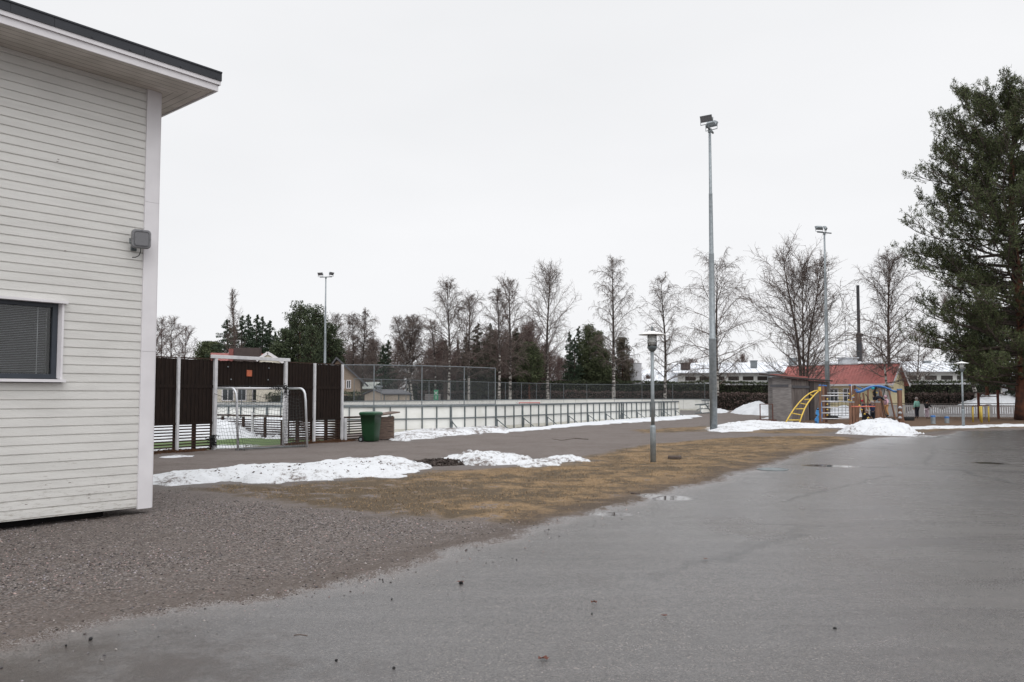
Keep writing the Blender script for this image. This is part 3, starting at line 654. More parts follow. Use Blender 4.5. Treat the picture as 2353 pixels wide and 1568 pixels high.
    def rr_box(mbx, c, w, h, d, r, off):
        ring = []
        for qx, qy, a0 in ((1, 1, 0), (-1, 1, 90), (-1, -1, 180), (1, -1, 270)):
            for k in range(5):
                t = math.radians(a0+k*22.5); ring.append(((w/2-r)*qx+r*math.cos(t), (h/2-r)*qy+r*math.sin(t)))
        n = len(ring); lay = ((-d/2, .86), (-d/2+.02, 1), (d/2-.015, 1), (d/2, .93))
        vs = [c+fd*(off+o_)+sv*(x*k_)+uv*(y*k_) for o_, k_ in lay for x, y in ring]
        fs = [tuple(range(n))[::-1], tuple(range(3*n, 4*n))]+[(i*n+j, i*n+(j+1) % n, (i+1)*n+(j+1) % n, (i+1)*n+j) for i in range(3) for j in range(n)]
        mbx.add(vs, fs)
    h = MB(); rr_box(h, c, .235, .245, .09, .045, 0)
    for k in range(8):
        a = k*math.pi/4; h.beam(c+sv*(.103*math.cos(a))*1.05+uv*(.108*math.sin(a))*1.05+fd*.04, c+sv*(.103*math.cos(a))*1.05+uv*(.108*math.sin(a))*1.05+fd*.054, .012, .012)
    h.build('housing', 'lampgrey', Lt)
    g = MB(); rr_box(g, c, .18, .185, .012, .03, .049); g.build('lens', 'lampglass', Lt)
    b_ = MB(); w0 = pw(306, 572, BC, BN); b_.box(w0+Vector((0, 0, -.03)), .07, .05, .06, BU); b_.tube([w0+BN*.03, c-fd*.05-uv*.08], .014); b_.tube([c-sv*.13-fd*.01, c-sv*.13-fd*.01-uv*.06, c-fd*.06-uv*.1], .01); b_.build('bracket', 'galvd', Lt)
    cb = MB(); q = c-uv*.12; cb.tube([q, q-uv*.05-fd*.01, q-uv*.10-sv*.02, q-uv*.125-sv*.06, q-uv*.13-sv*.10], .006, 6); cb.build('cable', 'rubber', Lt)
M['glasst'] = None
def glassmat():
    m, n, l, b = newmat('clear_pane'); tr = n.new('ShaderNodeBsdfTransparent'); tr.inputs[0].default_value = (.98, .99, .99, 1)
    gl = n.new('ShaderNodeBsdfGlossy'); gl.inputs['Roughness'].default_value = .02; fr = n.new('ShaderNodeFresnel'); fr.inputs[0].default_value = 1.5
    ms = n.new('ShaderNodeMixShader'); l.new(fr.outputs[0], ms.inputs[0]); l.new(tr.outputs[0], ms.inputs[1]); l.new(gl.outputs[0], ms.inputs[2]); l.new(ms.outputs[0], n['Material Output'].inputs[0]); return m
M['glasst'] = glassmat()
M['lampgrey'] = mat('lamp_housing_grey', (.21, .21, .22), .45, (.18, .18, .19), 10)
M['lampglass'] = mat('lamp_lens_grey', (.17, .17, .18), .35, (.15, .15, .16), 60, bump=.2)
building()
# ------------------------------------------------------------------ ball-court end wall with goal opening
def wp(x): return onl(WR, wd, x)
def court_wall():
    H = 2.62; T = thing('court_wall', WR, 'dark brown boarded end wall of the ball court with white posts and a goal opening', 'wall')
    posts = [405, 490, 652, 719, 783]; P = [wp(x) for x in posts]
    lefts = [P[0]-wd*k for k in (1.95, 3.9, 5.85, 7.8)]
    allp = lefts[::-1]+P; gi = allp.index(P[1])
    pan = MB(); sl = MB(); bt = MB()
    for i in range(len(allp)-1):
        a, b = allp[i], allp[i+1]; Ln = (b-a).length; opening = (i == gi); z0 = 1.88 if opening else .80
        n = int(Ln/.062)
        for k in range(n):     # vertical board-on-board cladding
            c = a+wd*(Ln*(k+.5)/n); o = .012 if k % 2 else 0.0
            pan.box(c+wn*o+Vector((0, 0, z0)), Ln/n*.98, .03, H-z0-(.004 if k % 2 else 0)+random.uniform(-.012, .012), wd)
        if not opening: pan.box((a+b)/2+Vector((0, 0, 1.80)), Ln-.02, .075, .09, wd); pan.box((a+b)/2+Vector((0, 0, .76)), Ln-.02, .085, .07, wd)
        else: pan.box((a+b)/2+wn*-.03+Vector((0, 0, 1.84)), Ln, .06, .06, wd)
        if not opening:
            for k in range(9): sl.box((a+b)/2+Vector((0, 0, .04+k*.082)), Ln, .03, .036, wd)
            for q in (.0, .5, 1.0): sl.box(a+wd*(Ln*q)-wn*.05+Vector((0, 0, -.05)), .10, .07, .85, wd)
    pan.build('boarding', 'brown_board', T); sl.build('slat_panel', 'brown_slat', T)
    tp = MB()
    for i in range(len(allp)-1):
        if i != gi:
            a, b = allp[i], allp[i+1]; tp.box((a+b)/2+Vector((0, 0, H+.012)), (b-a).length-.06, .06, .035, wd)
    tp.build('top_rail', 'brown_slat', T)
    for i, p in enumerate(allp):
        m = MB(); w = .095 if i in (gi, gi+1) else .075; m.box(p+wn*.06+Vector((0, 0, -.05)), w, w, H+.09+(.06 if i in (gi, gi+1) else -.01), wd); m.build('post', 'white_metal', T, bevel=.006)
    m = MB(); a, b = P[1], P[2]; m.box((a+b)/2+wn*.065+Vector((0, 0, H+.05)), (b-a).length+.28, .10, .10, wd); m.build('crossbar', 'white_metal', T, bevel=.006)
    m = MB(); m.box(wp(655)-wd*.02+wn*.04+Vector((0, 0, 0)), .16, .06, 1.85, wd); m.build('post', 'white_metal', T)
    c = pw(573, 858, WR+wn*.045, wn); m = MB(); m.box(c-Vector((0, 0, .095)), .19, .012, .19, wd); o = m.build('orange_plate', 'orange', T)
    m = MB()
    for dx, dy in ((-.07, .14), (.07, .14), (-.07, .02), (.07, .02)): m.box(c+wd*dx+Vector((0, 0, dy-.09))+wn*.008, .012, .012, .012, wd)
    m.build('screw', 'galvd', o)
    m = MB()
    for x, y in ((524, 843), (618, 846), (531, 872), (616, 873), (574, 889)): q = pw(x, y, WR+wn*.05, wn); m.lathe(q, [(.02, -.02), (.024, 0), (.001, .02)], 8)
    m.build('hook', 'galv', T)
    # low slatted fence beside and behind
    def lowf(a, b, label, side=None):
        d = (b-a); Ln = d.length; d = d.normalized(); t = thing('slat_fence', a, label, 'fence')
        s_ = MB(); c = (a+b)/2
        for k in range(8): s_.box(c+Vector((0, 0, .05+k*.086)), Ln, .025, .04, d)
        s_.build('slat_panel', 'brown_slat', t)
        m_ = MB(); m_.box(c+Vector((0, 0, .79)), Ln+.1, .14, .06, d); m_.build('top_rail', 'brown_slat', t)
        k = 0
        while k <= Ln: q = MB(); q.box(a+d*k-Vector((d.y, -d.x, 0))*.05+Vector((0, 0, -.05)), .09, .07, .83, d); q.build('post', 'brown_slat', t); k += 1.25
        return t
    side = -wn
    lowf(WR+side*.15, WR+side*12, 'low brown slatted fence along the far side of the ball court behind the snow')
    e = px(852, 1010)
    lowf(WR+wd*.25, Vector((e.x, e.y, 0)), 'short low brown slatted fence between the court wall and the green bin')
    lowf(WR-wd*24+side*12, WR+side*12.3, 'low brown slatted fence closing the back of the green turf court')
    for k, w_ in ((2.2, 'nearest'), (4.6, 'middle'), (7.0, 'farthest')):
        m = MB(); m.box(WR+side*k+wd*-.06, .07, .07, .95, wd); tag(m.build('marker_post', 'white_metal', org=(WR+side*k)), w_+' of the three white posts at the slatted fence inside the ball court', 'post', 'white posts inside the ball court')
    # white end post in front of the short fence
    m = MB(); q = wp(783)+wd*.14+wn*.08; m.box(q-Vector((0, 0, .05)), .09, .09, .85, wd); tag(m.build('short_post', 'white_metal', org=q, bevel=.005), 'short white post beside the tall right end post of the court wall', 'post')
court_wall()
# ------------------------------------------------------------------ portable football goal
def goal():
    base = wp(560); T = thing('football_goal', base, 'white tube portable football goal with torn net standing in the court opening', 'goal')
    bl, br = px(547, 1037), px(706, 1029); H = 1.80; back = -wn*1.15
    fl, frr = bl+back*.95, br+back*.95
    up = lambda p, z: Vector((p.x, p.y, z))
    def side(b, f):
        tdir = (f-b).normalized(); pts = [up(b, 0), up(b+tdir*.10, H-.35)]
        for k in range(1, 6): a = k/5*math.pi/2; pts.append(up(b+tdir*(.12+.24*(1-math.cos(a))), H-.24+.24*math.sin(a)))
        pts.append(up(f, H)); m = MB(); m.tube(pts, .034, 10); m.build('side_frame', 'silver', T, True)
        m = MB(); m.tube([up(f, 0), up(f, H)], .035, 10); m.build('upright', 'white_metal', T, True)
    side(bl, fl); side(br, frr)
    m = MB(); m.tube([up(fl, H), up(frr, H)], .036, 10); m.build('crossbar', 'white_metal', T, True)
    m = MB(); m.tube([up(bl+back*.1, .05), up(br+back*.1, .05)], .02, 8); m.build('ground_bar', 'galvd', T, True)
    # netting: back, right side, left side, sagging
    net = MB(); n1, n2 = 18, 10
    def sheet(A, B, C, D, sag, w, h):    # A,B bottom; C,D top (A-D left)
        g = [[None]*(n1+1) for _ in range(n2+1)]
        for j in range(n2+1):
            for i in range(n1+1):
                u, v = i/n1, j/n2; p = A.lerp(B, u).lerp(D.lerp(C, u), v)
                p = p+sag*(math.sin(math.pi*v)*math.sin(math.pi*u))+Vector((0, 0, .03*math.sin(u*25)*v)); g[j][i] = p
        for j in range(n2):
            for i in range(n1):
                net.quad(g[j][i], g[j][i+1], g[j+1][i+1], g[j+1][i], [(i/n1*w, j/n2*h), ((i+1)/n1*w, j/n2*h), ((i+1)/n1*w, (j+1)/n2*h), (i/n1*w, (j+1)/n2*h)])
    td = back.normalized(); sagv = td*.35+Vector((0, 0, -.2))
    sheet(up(bl-td*.25+wd*.02, .02), up(br, .02), up(br+td*.3, H-.25), up(bl+td*.3, H-.1), sagv, 3.0, 2.0)
    sheet(up(br, .02), up(frr, .05), up(frr, H-.05), up(br+td*.35, H-.03), wd*.1, 1.2, 1.9)
    sheet(up(bl-td*.3, .02), up(fl, .05), up(fl, H-.3), up(bl+td*.35, H-.1), -wd*.12, 1.2, 1.9)
    net.build('net', 'goal_net', T)
    cl = MB(); r = random.Random(4)
    def clump(p, L_, n, drop):
        for _ in range(n):
            q = p+Vector((r.uniform(-.5, .5)*L_*wd.x, r.uniform(-.5, .5)*L_*wd.y, r.uniform(-.06, .04)))
            pts = [q]
            for k in range(4): pts.append(pts[-1]+Vector((wd.x*r.uniform(-.12, .12), wd.y*r.uniform(-.12, .12), r.uniform(-drop, drop*.4))))
            cl.tube(pts, .009, 4)
    clump(pd(645, 888, br.y), .8, 26, .05); clump(pd(656, 894, br.y-.1), .15, 12, .12)
    cl.build('tangled_net', 'rope', T); cl = MB()
    clump(pd(489, 1003, wp(490).y-.15), .05, 30, .07); clump(pd(490, 1016, wp(490).y-.15), .04, 22, .07)
    cl.build('tangled_net', 'rope', T); cl = MB()
    cl.tube([pd(492, 905, wp(492).y-.15), pd(520, 915, bl.y+.2), pd(545, 925, bl.y)], .007, 4)
    cl.tube([pd(573, 886, wp(573).y-.1), pd(540, 888, wp(540).y-.1), pd(498, 885, wp(498).y-.1)], .008, 4); cl.tube([pd(573, 886, wp(573).y-.1), pd(640, 889, wp(640).y-.1)], .008, 4)
    cl.build('tie_cord', 'rope', T)
goal()
# ------------------------------------------------------------------ bin and timber box
def bin_box():
    b = px(852, 1016); b.z = 0; T = thing('wheelie_bin', b, 'dark green wheelie bin with closed lid beside the brown timber box', 'bin')
    u = Vector((.96, -.28, 0)).normalized(); v = Vector((-u.y, u.x, 0)); H = .98
    def ring(z, w, d, r=.05):
        out = []
        for qx, qy, a0 in ((1, 1, 0), (-1, 1, 90), (-1, -1, 180), (1, -1, 270)):
            for k in range(4): t = math.radians(a0+k*30); out.append(b+u*((w/2-r)*qx+r*math.cos(t))+v*((d/2-r)*qy+r*math.sin(t))+Vector((0, 0, z)))
        return out
    def loft(rings):
        m = MB(); n = len(rings[0]); m.add([p for r_ in rings for p in r_], [tuple(range(n))[::-1], tuple(range((len(rings)-1)*n, len(rings)*n))]+[(i*n+j, i*n+(j+1) % n, (i+1)*n+(j+1) % n, (i+1)*n+j) for i in range(len(rings)-1) for j in range(n)]); return m
    loft([ring(.03, .40, .44), ring(.07, .43, .47), ring(.55, .49, .53), ring(.90, .545, .60), ring(.905, .59, .65), ring(.955, .60, .66)]).build('body', 'bin', T, True)
    l = loft([ring(.957, .61, .67), ring(.985, .61, .67), ring(1.02, .56, .62), ring(1.035, .40, .46), ring(1.04, .2, .3)]); l.build('lid', 'bin_lid', T, True)
    m = MB(); m.tube([b-u*.31+v*.2+Vector((0, 0, .93)), b-u*.36+v*.15+Vector((0, 0, .965)), b-u*.36-v*.15+Vector((0, 0, .965)), b-u*.31-v*.2+Vector((0, 0, .93))], .016); m.build('handle', 'bin', T, True)
    for s in (-1, 1):
        m = MB(); c = b-u*.235+v*.26*s+Vector((0, 0, .10)); m.tube([c-v*.025, c+v*.025], .10, 18); w = m.build('wheel', 'rubber', T); m = MB(); m.tube([c-v*.03, c+v*.03], .05, 14); m.build('hub', 'galv', w)
    # box
    a, c = px(866, 1013), px(905, 1012); a = Vector((a.x, a.y, 0)); c = Vector((c.x, c.y, 0)); d = (c-a).normalized(); nn = Vector((-d.y, d.x, 0)); ctr = (a+c)/2
    T = thing('timber_box', a, 'brown slatted timber storage box with sloping lid behind the green bin', 'box')
    m = MB()
    w = (c-a).length+.25; ctr = c-d*(w/2)
    for k in range(9):
        z = .05+k*.088; m.box(ctr+Vector((0, 0, z)), w, .025, .078, d); m.box(c+nn*.35+Vector((0, 0, z)), .025, .7, .078, d); m.box(c-d*w+nn*.35+Vector((0, 0, z)), .025, .7, .078, d)
    m.box(ctr+nn*.7+Vector((0, 0, .05)), w, .02, .7, d)
    for q in (0, 1): m.box(c-d*(.05+q*(w-.1))+nn*.04+Vector((0, 0, 0)), .07, .04, .86, d)
    m.build('slat_sides', 'timber', T)
    m = MB(); A = c-d*(w+.1)-nn*.12; B = c+d*.18-nn*.12; C = B+nn*1.0; D = A+nn*1.0
    zl, zr = .80, .97; f = lambda p, z: Vector((p.x, p.y, z))
    m.add([f(A, zl), f(B, zr), f(C, zr), f(D, zl), f(A, zl+.04), f(B, zr+.04), f(C, zr+.04), f(D, zl+.04)], [(0, 3, 2, 1), (4, 5, 6, 7), (0, 1, 5, 4), (1, 2, 6, 5), (2, 3, 7, 6), (3, 0, 4, 7)])
    m.build('lid', 'timber', T)
bin_box()
# ------------------------------------------------------------------ ice rink boards
def walk(pts, step):
    out = []; acc = 0
    for a, b in zip(pts[:-1], pts[1:]):
        L_ = (b-a).length; n = max(1, round(L_/step))
        for k in range(n): out.append(a.lerp(b, k/n))
    out.append(pts[-1].copy()); return out
def boards(T, pts, outside, H=1.15, step=.82, frames=True, brace_every=3, gates=()):
    P = walk(pts, step); pan = MB(); fr = MB(); cap = MB(); kick = MB()
    for i, (a, b) in enumerate(zip(P[:-1], P[1:])):
        d = (b-a).normalized(); n = Vector((d.y, -d.x, 0))*outside; Ln = (b-a).length; c = (a+b)/2
        pan.box(c+Vector((0, 0, .16)), Ln+.004, .02, H-.18, d); kick.box(c+n*.004+Vector((0, 0, -.03)), Ln+.004, .022, .185, d)
        cap.box(c+Vector((0, 0, H-.02)), Ln+.01, .09, .035, d)
        if frames:
            fr.box(c+n*.04+Vector((0, 0, H-.07)), Ln+.01, .05, .045, d); fr.box(c+n*.04+Vector((0, 0, H*.49)), Ln+.01, .045, .045, d)
            fr.box(a+n*.04+Vector((0, 0, 0)), .045, .046, H-.07, d)
    pan.build('board_panels', 'board', T); kick.build('kick_strip', 'offyellow', T); cap.build('cap_rail', 'galv', T)
    if frames: fr.build('frame', 'galvd', T)
    if frames and brace_every:
        for i in range(0, len(P)-1, brace_every):
            a = P[i]; d = (P[i+1]-a).normalized(); n = Vector((d.y, -d.x, 0))*outside; m = MB()
            m.box(a+n*.09+Vector((0, 0, -.02)), .10, .05, .50, d); m.beam(a+n*.10+Vector((0, 0, .46)), a+n*.75+Vector((0, 0, .02)), .035, .035); m.box(a+n*.04+Vector((0, 0, 0)), .085, .06, H, d); m.build('brace', 'galvd', T)
    return P
M['offyellow'] = mat('yellowed_kick_strip', (.66, .65, .58), .5, (.56, .55, .48), 3)
def netfence(T, pts, z0, z1, step, m, r=.022):
    P = walk(pts, step); nm = MB(); fr = MB(); f2 = MB(); s = 0
    for i, (a, b) in enumerate(zip(P[:-1], P[1:])):
        Ln = (b-a).length; Z = Vector((0, 0, 1))
        nm.quad(a+Z*z0, b+Z*z0, b+Z*z1, a+Z*z1, [(s, z0), (s+Ln, z0), (s+Ln, z1), (s, z1)]); s += Ln
        fr.tube([a+Z*z1, b+Z*z1], r*.8, 6); f2.tube([a+Z*(z0+.02), b+Z*(z0+.02)], r*.6, 6)
    nm.build('wire_mesh', m, T); fr.build('top_rail', 'galvm', T); f2.build('bottom_rail', 'galvm', T)
    for p in P: q = MB(); q.tube([p+Vector((0, 0, z0-.35)), p+Vector((0, 0, z1))], r, 8); q.build('post', 'galvm', T)
def rink():
    T = thing('rink_side_boards', R0, 'long white rink side boards with grey steel frame and braces facing the path', 'rink boards')
    boards(T, [rk(0, 0), rk(25.4, 0)], 1)
    for s in (14.3, 21.6):
        g = MB(); d = RD; n = -RN
        for q in (0, .62): g.box(rk(s+q, 0)+n*.09, .07, .05, 1.12, d)
        g.box(rk(s+.31, 0)+n*.09+Vector((0, 0, .32)), .6, .04, .05, d); g.box(rk(s+.31, 0)+n*.09+Vector((0, 0, .20)), .6, .04, .05, d); g.box(rk(s+.5, 0)+n*.12+Vector((0, 0, .98)), .14, .03, .03, d)
        g.build('gate', 'galvd', T)
    e = MB(); e.box(rk(25.5, .2), .08, .5, 1.14, RD); e.build('end_panel', 'offyellow', T)
    T = thing('rink_end_boards', RCOR[-1], 'curved white rink end boards carrying the tall chain link screen', 'rink boards')
    boards(T, REND[::-1], 1, brace_every=5)
    T2 = thing('net_fence', RCOR[-1], 'tall chain link screen standing on the near end boards of the rink', 'fence')
    netfence(T2, REND[::-1], 1.16, 2.85, 2.1, 'net')
    T = thing('rink_far_boards', RFAR[0], 'white rink boards along the far side and far curved end of the rink', 'rink boards')
    boards(T, RFAR, -1, step=2.4, frames=False)
    P = walk(RFAR, 2.4)
    for p, q in zip(P[:-1], P[1:]):
        d = (q-p).normalized(); n = Vector((d.y, -d.x, 0)); sm = MB(); sm.box(p+n*.012+Vector((0, 0, .1)), .03, .006, 1.02, d); sm.build('seam', 'kickline', T)
    T2 = thing('net_fence', RFAR[1], 'long low chain link screen on the far rink boards in front of the hedge', 'fence')
    netfence(T2, [rk(11, 18.72)]+[p+Vector((0, 0, 0)) for p in RFAR[1:8]], 1.16, 2.75, 3.0, 'net_far', .024)
    T = thing('rink_short_boards', RSOUTH[0], 'short stretch of white rink boards beyond the gap behind the tall mast', 'rink boards')
    boards(T, RSOUTH, -1, step=1.3, brace_every=0)
    # loose panel leaning by the gap
    c = px(1620, 950); T = thing('loose_board_panel', c, 'loose white rink panel with steel frame lying tilted by the gap', 'panel')
    A = px(1610, 951, .0); B = px(1634, 949, .05); C = pd(1621, 931, A.y+.7); D = pd(1608, 932, A.y+.4)
    m = MB(); off = Vector((0, -.05, .03)); m.add([A, B, C, D, A+off, B+off, C+off, D+off], [(0, 3, 2, 1), (4, 5, 6, 7), (0, 1, 5, 4), (1, 2, 6, 5), (2, 3, 7, 6), (3, 0, 4, 7)]); m.build('panel', 'board', T)
    m = MB()
    for p, q in ((A, B), (B, C), (C, D), (D, A)): m.beam(p+off*1.6, q+off*1.6, .07, .07)
    m.beam(A.lerp(D, .5)+off*1.7, B.lerp(C, .5)+off*1.7, .06, .06); m.beam(D+Vector((-.4, 0, .05)), C+Vector((.3, 0, .12)), .09, .09); m.beam(D+Vector((-.3, -.1, -.4)), D+Vector((.2, -.1, -.2)), .09, .07); m.beam(A+Vector((-.5, 0, .02)), A+Vector((.1, 0, .1)), .1, .1); m.build('frame', 'galvd', T)
    # red hockey goal inside
    a, b = pd(1193, 926, 52), pd(1240, 926, 52.5); T = thing('hockey_goal', Vector((a.x, a.y, 0)), 'red tube hockey goal standing inside the rink behind the near boards', 'goal')
    m = MB(); z = Vector((0, 0, 1)); m.tube([Vector((a.x, a.y, 0)), Vector((a.x, a.y, a.z)), b, Vector((b.x, b.y, 0))], .035, 8); m.build('frame', 'red', T)
    m = MB(); v = Vector((-.2, .6, 0)); m.tube([a, a+v, b+v, b], .02, 6); m.tube([a+v*1.4-z*a.z, b+v*1.4-z*b.z], .025, 6); m.build('back_bar', 'white_metal', T)
    m = MB(); Ln = (b-a).length; m.quad(a+v*1.4-z*a.z, b+v*1.4-z*b.z, b+v, a+v, [(0, 0), (Ln, 0), (Ln, 1.1), (0, 1.1)]); m.build('net', 'goal_net', T)
M['kickline'] = mat('board_joint', (.45, .45, .43), .6)
rink()
# ------------------------------------------------------------------ lamps and masts
def park_lamp(b, label, H=3.2):
    b = Vector((b.x, b.y, 0)); T = thing('park_lamp', b, label, 'lamp', 'park lamps with wide round shades')
    k = H/3.2; m = MB(); m.lathe(b, [(.068, -.05), (.068, .82*k), (.055, .87*k)], 20); m.build('base_sleeve', 'galv', T, True)
    m = MB(); m.lathe(b, [(.045, .85*k), (.043, 1.6*k), (.040, 2.62*k)], 18); m.build('pole', 'galv', T, True)
    m = MB(); m.lathe(b, [(.04, 2.60*k), (.07, 2.62*k), (.115, 2.69*k), (.125, 2.72*k), (.0001, 2.721*k)], 24); m.build('bowl', 'galvd', T, True)
    m = MB(); m.lathe(b, [(.11, 2.725*k), (.11, 3.0*k)], 24); m.build('glass', 'glasst', T, True)
    m = MB()
    for q in (2.76, 2.82, 2.88, 2.94): m.lathe(b, [(.104, q*k), (.075, (q+.05)*k), (.07, (q+.048)*k), (.10, (q-.002)*k)], 20)
    m.lathe(b, [(.05, 2.73*k), (.05, 3.0*k)], 16)
    m.build('louvre', 'opal', T)
    m = MB(); m.lathe(b, [(.32, 3.0*k), (.318, 3.012*k), (.2, 3.045*k), (.09, 3.07*k), (.07, 3.085*k), (.0001, 3.09*k), ], 32); m.lathe(b, [(.318, 2.999*k), (.1, 3.02*k), (.0001, 3.02*k)], 32); m.build('shade', 'opal', T, True)
    m = MB(); m.lathe(b, [(.022, 3.08*k), (.02, 3.2*k), (.0001, 3.2*k)], 10); m.build('finial', 'galvd', T)
l1 = px(1501, 1063); park_lamp(l1, 'nearer park lamp with white disc shade standing in the brown grass verge', 3.24)
l2 = px(2214, 983); park_lamp(l2, 'farther park lamp with white disc shade beside the snow strip near the pine', 3.36)
def mast(b, ytop, label, aim, heads, arm=.62):
    b = Vector((b.x, b.y, 0)); top = pd(CX, ytop, b.y).z; T = thing('floodlight_mast', b, label, 'floodlight mast', 'floodlight masts round the rink')
    H = top; m = MB(); m.lathe(b, [(.165, -.1), (.16, .3*H*.99), (.172, .3*H), (.172, .303*H), (.135, .306*H), (.115, .58*H), (.118, .582*H), (.10, .585*H), (.082, .78*H), (.085, .782*H), (.07, .785*H), (.058, H)], 18)
    m.build('pole', 'galv', T, True)
    ad = Vector((math.cos(aim), math.sin(aim), 0)); q = b+Vector((0, 0, H)); m = MB(); m.beam(q-ad*.62, q+ad*.62, .07, .07); m.box(q-Vector((0, 0, .15)), .14, .14, .16); m.build('crossarm', 'galvd', T)
    for s, yaw, tilt in heads:
        c = q+ad*s+Vector((0, 0, .34)); f = Vector((math.cos(yaw)*math.cos(tilt), math.sin(yaw)*math.cos(tilt), -math.sin(tilt))); sv = Vector((-math.sin(yaw), math.cos(yaw), 0)); uv = f.cross(sv)*-1
        if uv.z < 0: uv = -uv
        m = MB(); vs = []
        for o_, w, h in ((.09, .27, .15), (.0, .25, .125), (-.11, .19, .06)):
            for i, j in ((-1, -1), (1, -1), (1, 1), (-1, 1)): vs.append(c+f*o_+sv*(w*i)+uv*(h*j))
        m.add(vs, [(0, 1, 2, 3), (8, 11, 10, 9)]+[(a*4+k, (a+1)*4+k, (a+1)*4+(k+1) % 4, a*4+(k+1) % 4) for a in (0, 1) for k in range(4)]); hd = m.build('lamp_head', 'galv', T)
        m = MB(); m.add([c+f*.104+sv*(.24*i)+uv*(.12*j) for i, j in ((-1, -1), (1, -1), (1, 1), (-1, 1))], [(0, 1, 2, 3)]); m.build('lens', 'lampglass', hd)
        m = MB(); m.tube([c+sv*.28, c+sv*.28-Vector((0, 0, .28)), c-sv*.28-Vector((0, 0, .28)), c-sv*.28], .018, 6); m.build('yoke', 'galvd', hd)
mb_ = px(1640, 991); mast(mb_, 297, 'tallest nearest grey floodlight mast rising from the snow edge', math.radians(62), [(-.52, math.radians(238), .55), (.32, math.radians(50), .7)])
b2 = px(1903, 960); mast(b2, 535, 'grey floodlight mast behind the grey shed and yellow ladder', math.radians(200), [(-.1, math.radians(150), .5), (.45, math.radians(100), .5)])
b3 = pd(745, 946, 76); mast(b3, 637, 'grey floodlight mast rising above the brown court wall', math.radians(-12), [(-.55, math.radians(250), .5), (.55, math.radians(330), .5)])
def pole(x, ytop, Y, r, label, m='pole_wood'):
    a = pd(x, ytop, Y); b = Vector((a.x, a.y, 0)); q = MB(); q.lathe((b.x, b.y, 0), [(r*1.15, -.1), (r, a.z*.6), (r*.8, a.z), (.001, a.z+.05)], 10); return q, b
def far_poles():
    q, b = pole(1023, 783, 86, .22, ''); T = thing('utility_pole', b, 'dark timber utility pole with a bare top among the birches', 'pole'); q.build('pole', 'pole_wood', T)
    m = MB(); z = pd(1023, 790, 86).z; m.box(b+Vector((.1, 0, z-1.2)), .35, .3, 1.0); m.build('top_fitting', 'pole_wood', T)
    q, b = pole(1052, 782, 96, .16, ''); T = thing('utility_pole', b, 'thinner dark utility pole just right of the timber pole', 'pole'); q.build('pole', 'pole_wood', T)
    # wires between poles
    a = pd(1023, 800, 86); c = pd(820, 835, 110); m = MB(); pts = [a.lerp(c, t)-Vector((0, 0, 1.4*math.sin(math.pi*t))) for t in np.linspace(0, 1, 12)]; m.tube(pts, .02, 4)
    tag(m.build('overhead_wire', 'rubber', org=a), 'thin overhead wire hanging left from the timber utility pole', 'wire')
    # boiler chimney beyond the long building
    a = pd(1971, 656, 128); b = Vector((a.x, a.y, 0)); T = thing('chimney_stack', b, 'tall slim black boiler chimney rising behind the long white building', 'chimney')
    h1 = pd(1971, 768, 128).z; m = MB(); m.lathe(b, [(.24, 0), (.24, a.z), (.001, a.z)], 12); m.build('flue', 'darksteel', T); m = MB(); m.lathe(b+Vector((0, 0, 0)), [(.42, 3), (.42, h1), (.25, h1+.1)], 12); m.build('casing', 'darksteel', T)
    m = MB(); m.box(b+Vector((.1, 0, h1-.3)), 1.0, .5, .35); m.build('ring_bracket', 'darksteel', T)
    q, b = pole(1942, 723, 120, .08, ''); T = thing('flagpole', b, 'very thin pale pole left of the black boiler chimney', 'pole'); q.build('pole', 'white_metal', T)
    # street lamp seen over the wall
    a = pd(452, 806, 95); b = Vector((a.x-.4, a.y, 0)); T = thing('street_lamp', b, 'pale curved arm street lamp beyond the left part of the court wall', 'street lamp'); z = a.z; m = MB()
    pts = [b, b+Vector((0, 0, z-.3)), b+Vector((.2, 0, z+.15)), b+Vector((1.2, 0, z+.45)), b+Vector((2.6, 0, z+.6))]; m.tube(pts, .06, 6); m.build('pole', 'white_metal', T); m = MB(); m.box(b+Vector((2.8, 0, z+.5)), .9, .3, .12); m.build('lamp_head', 'white_metal', T)
M['darksteel'] = mat('dark_steel', (.03, .03, .034), .6)
far_poles()
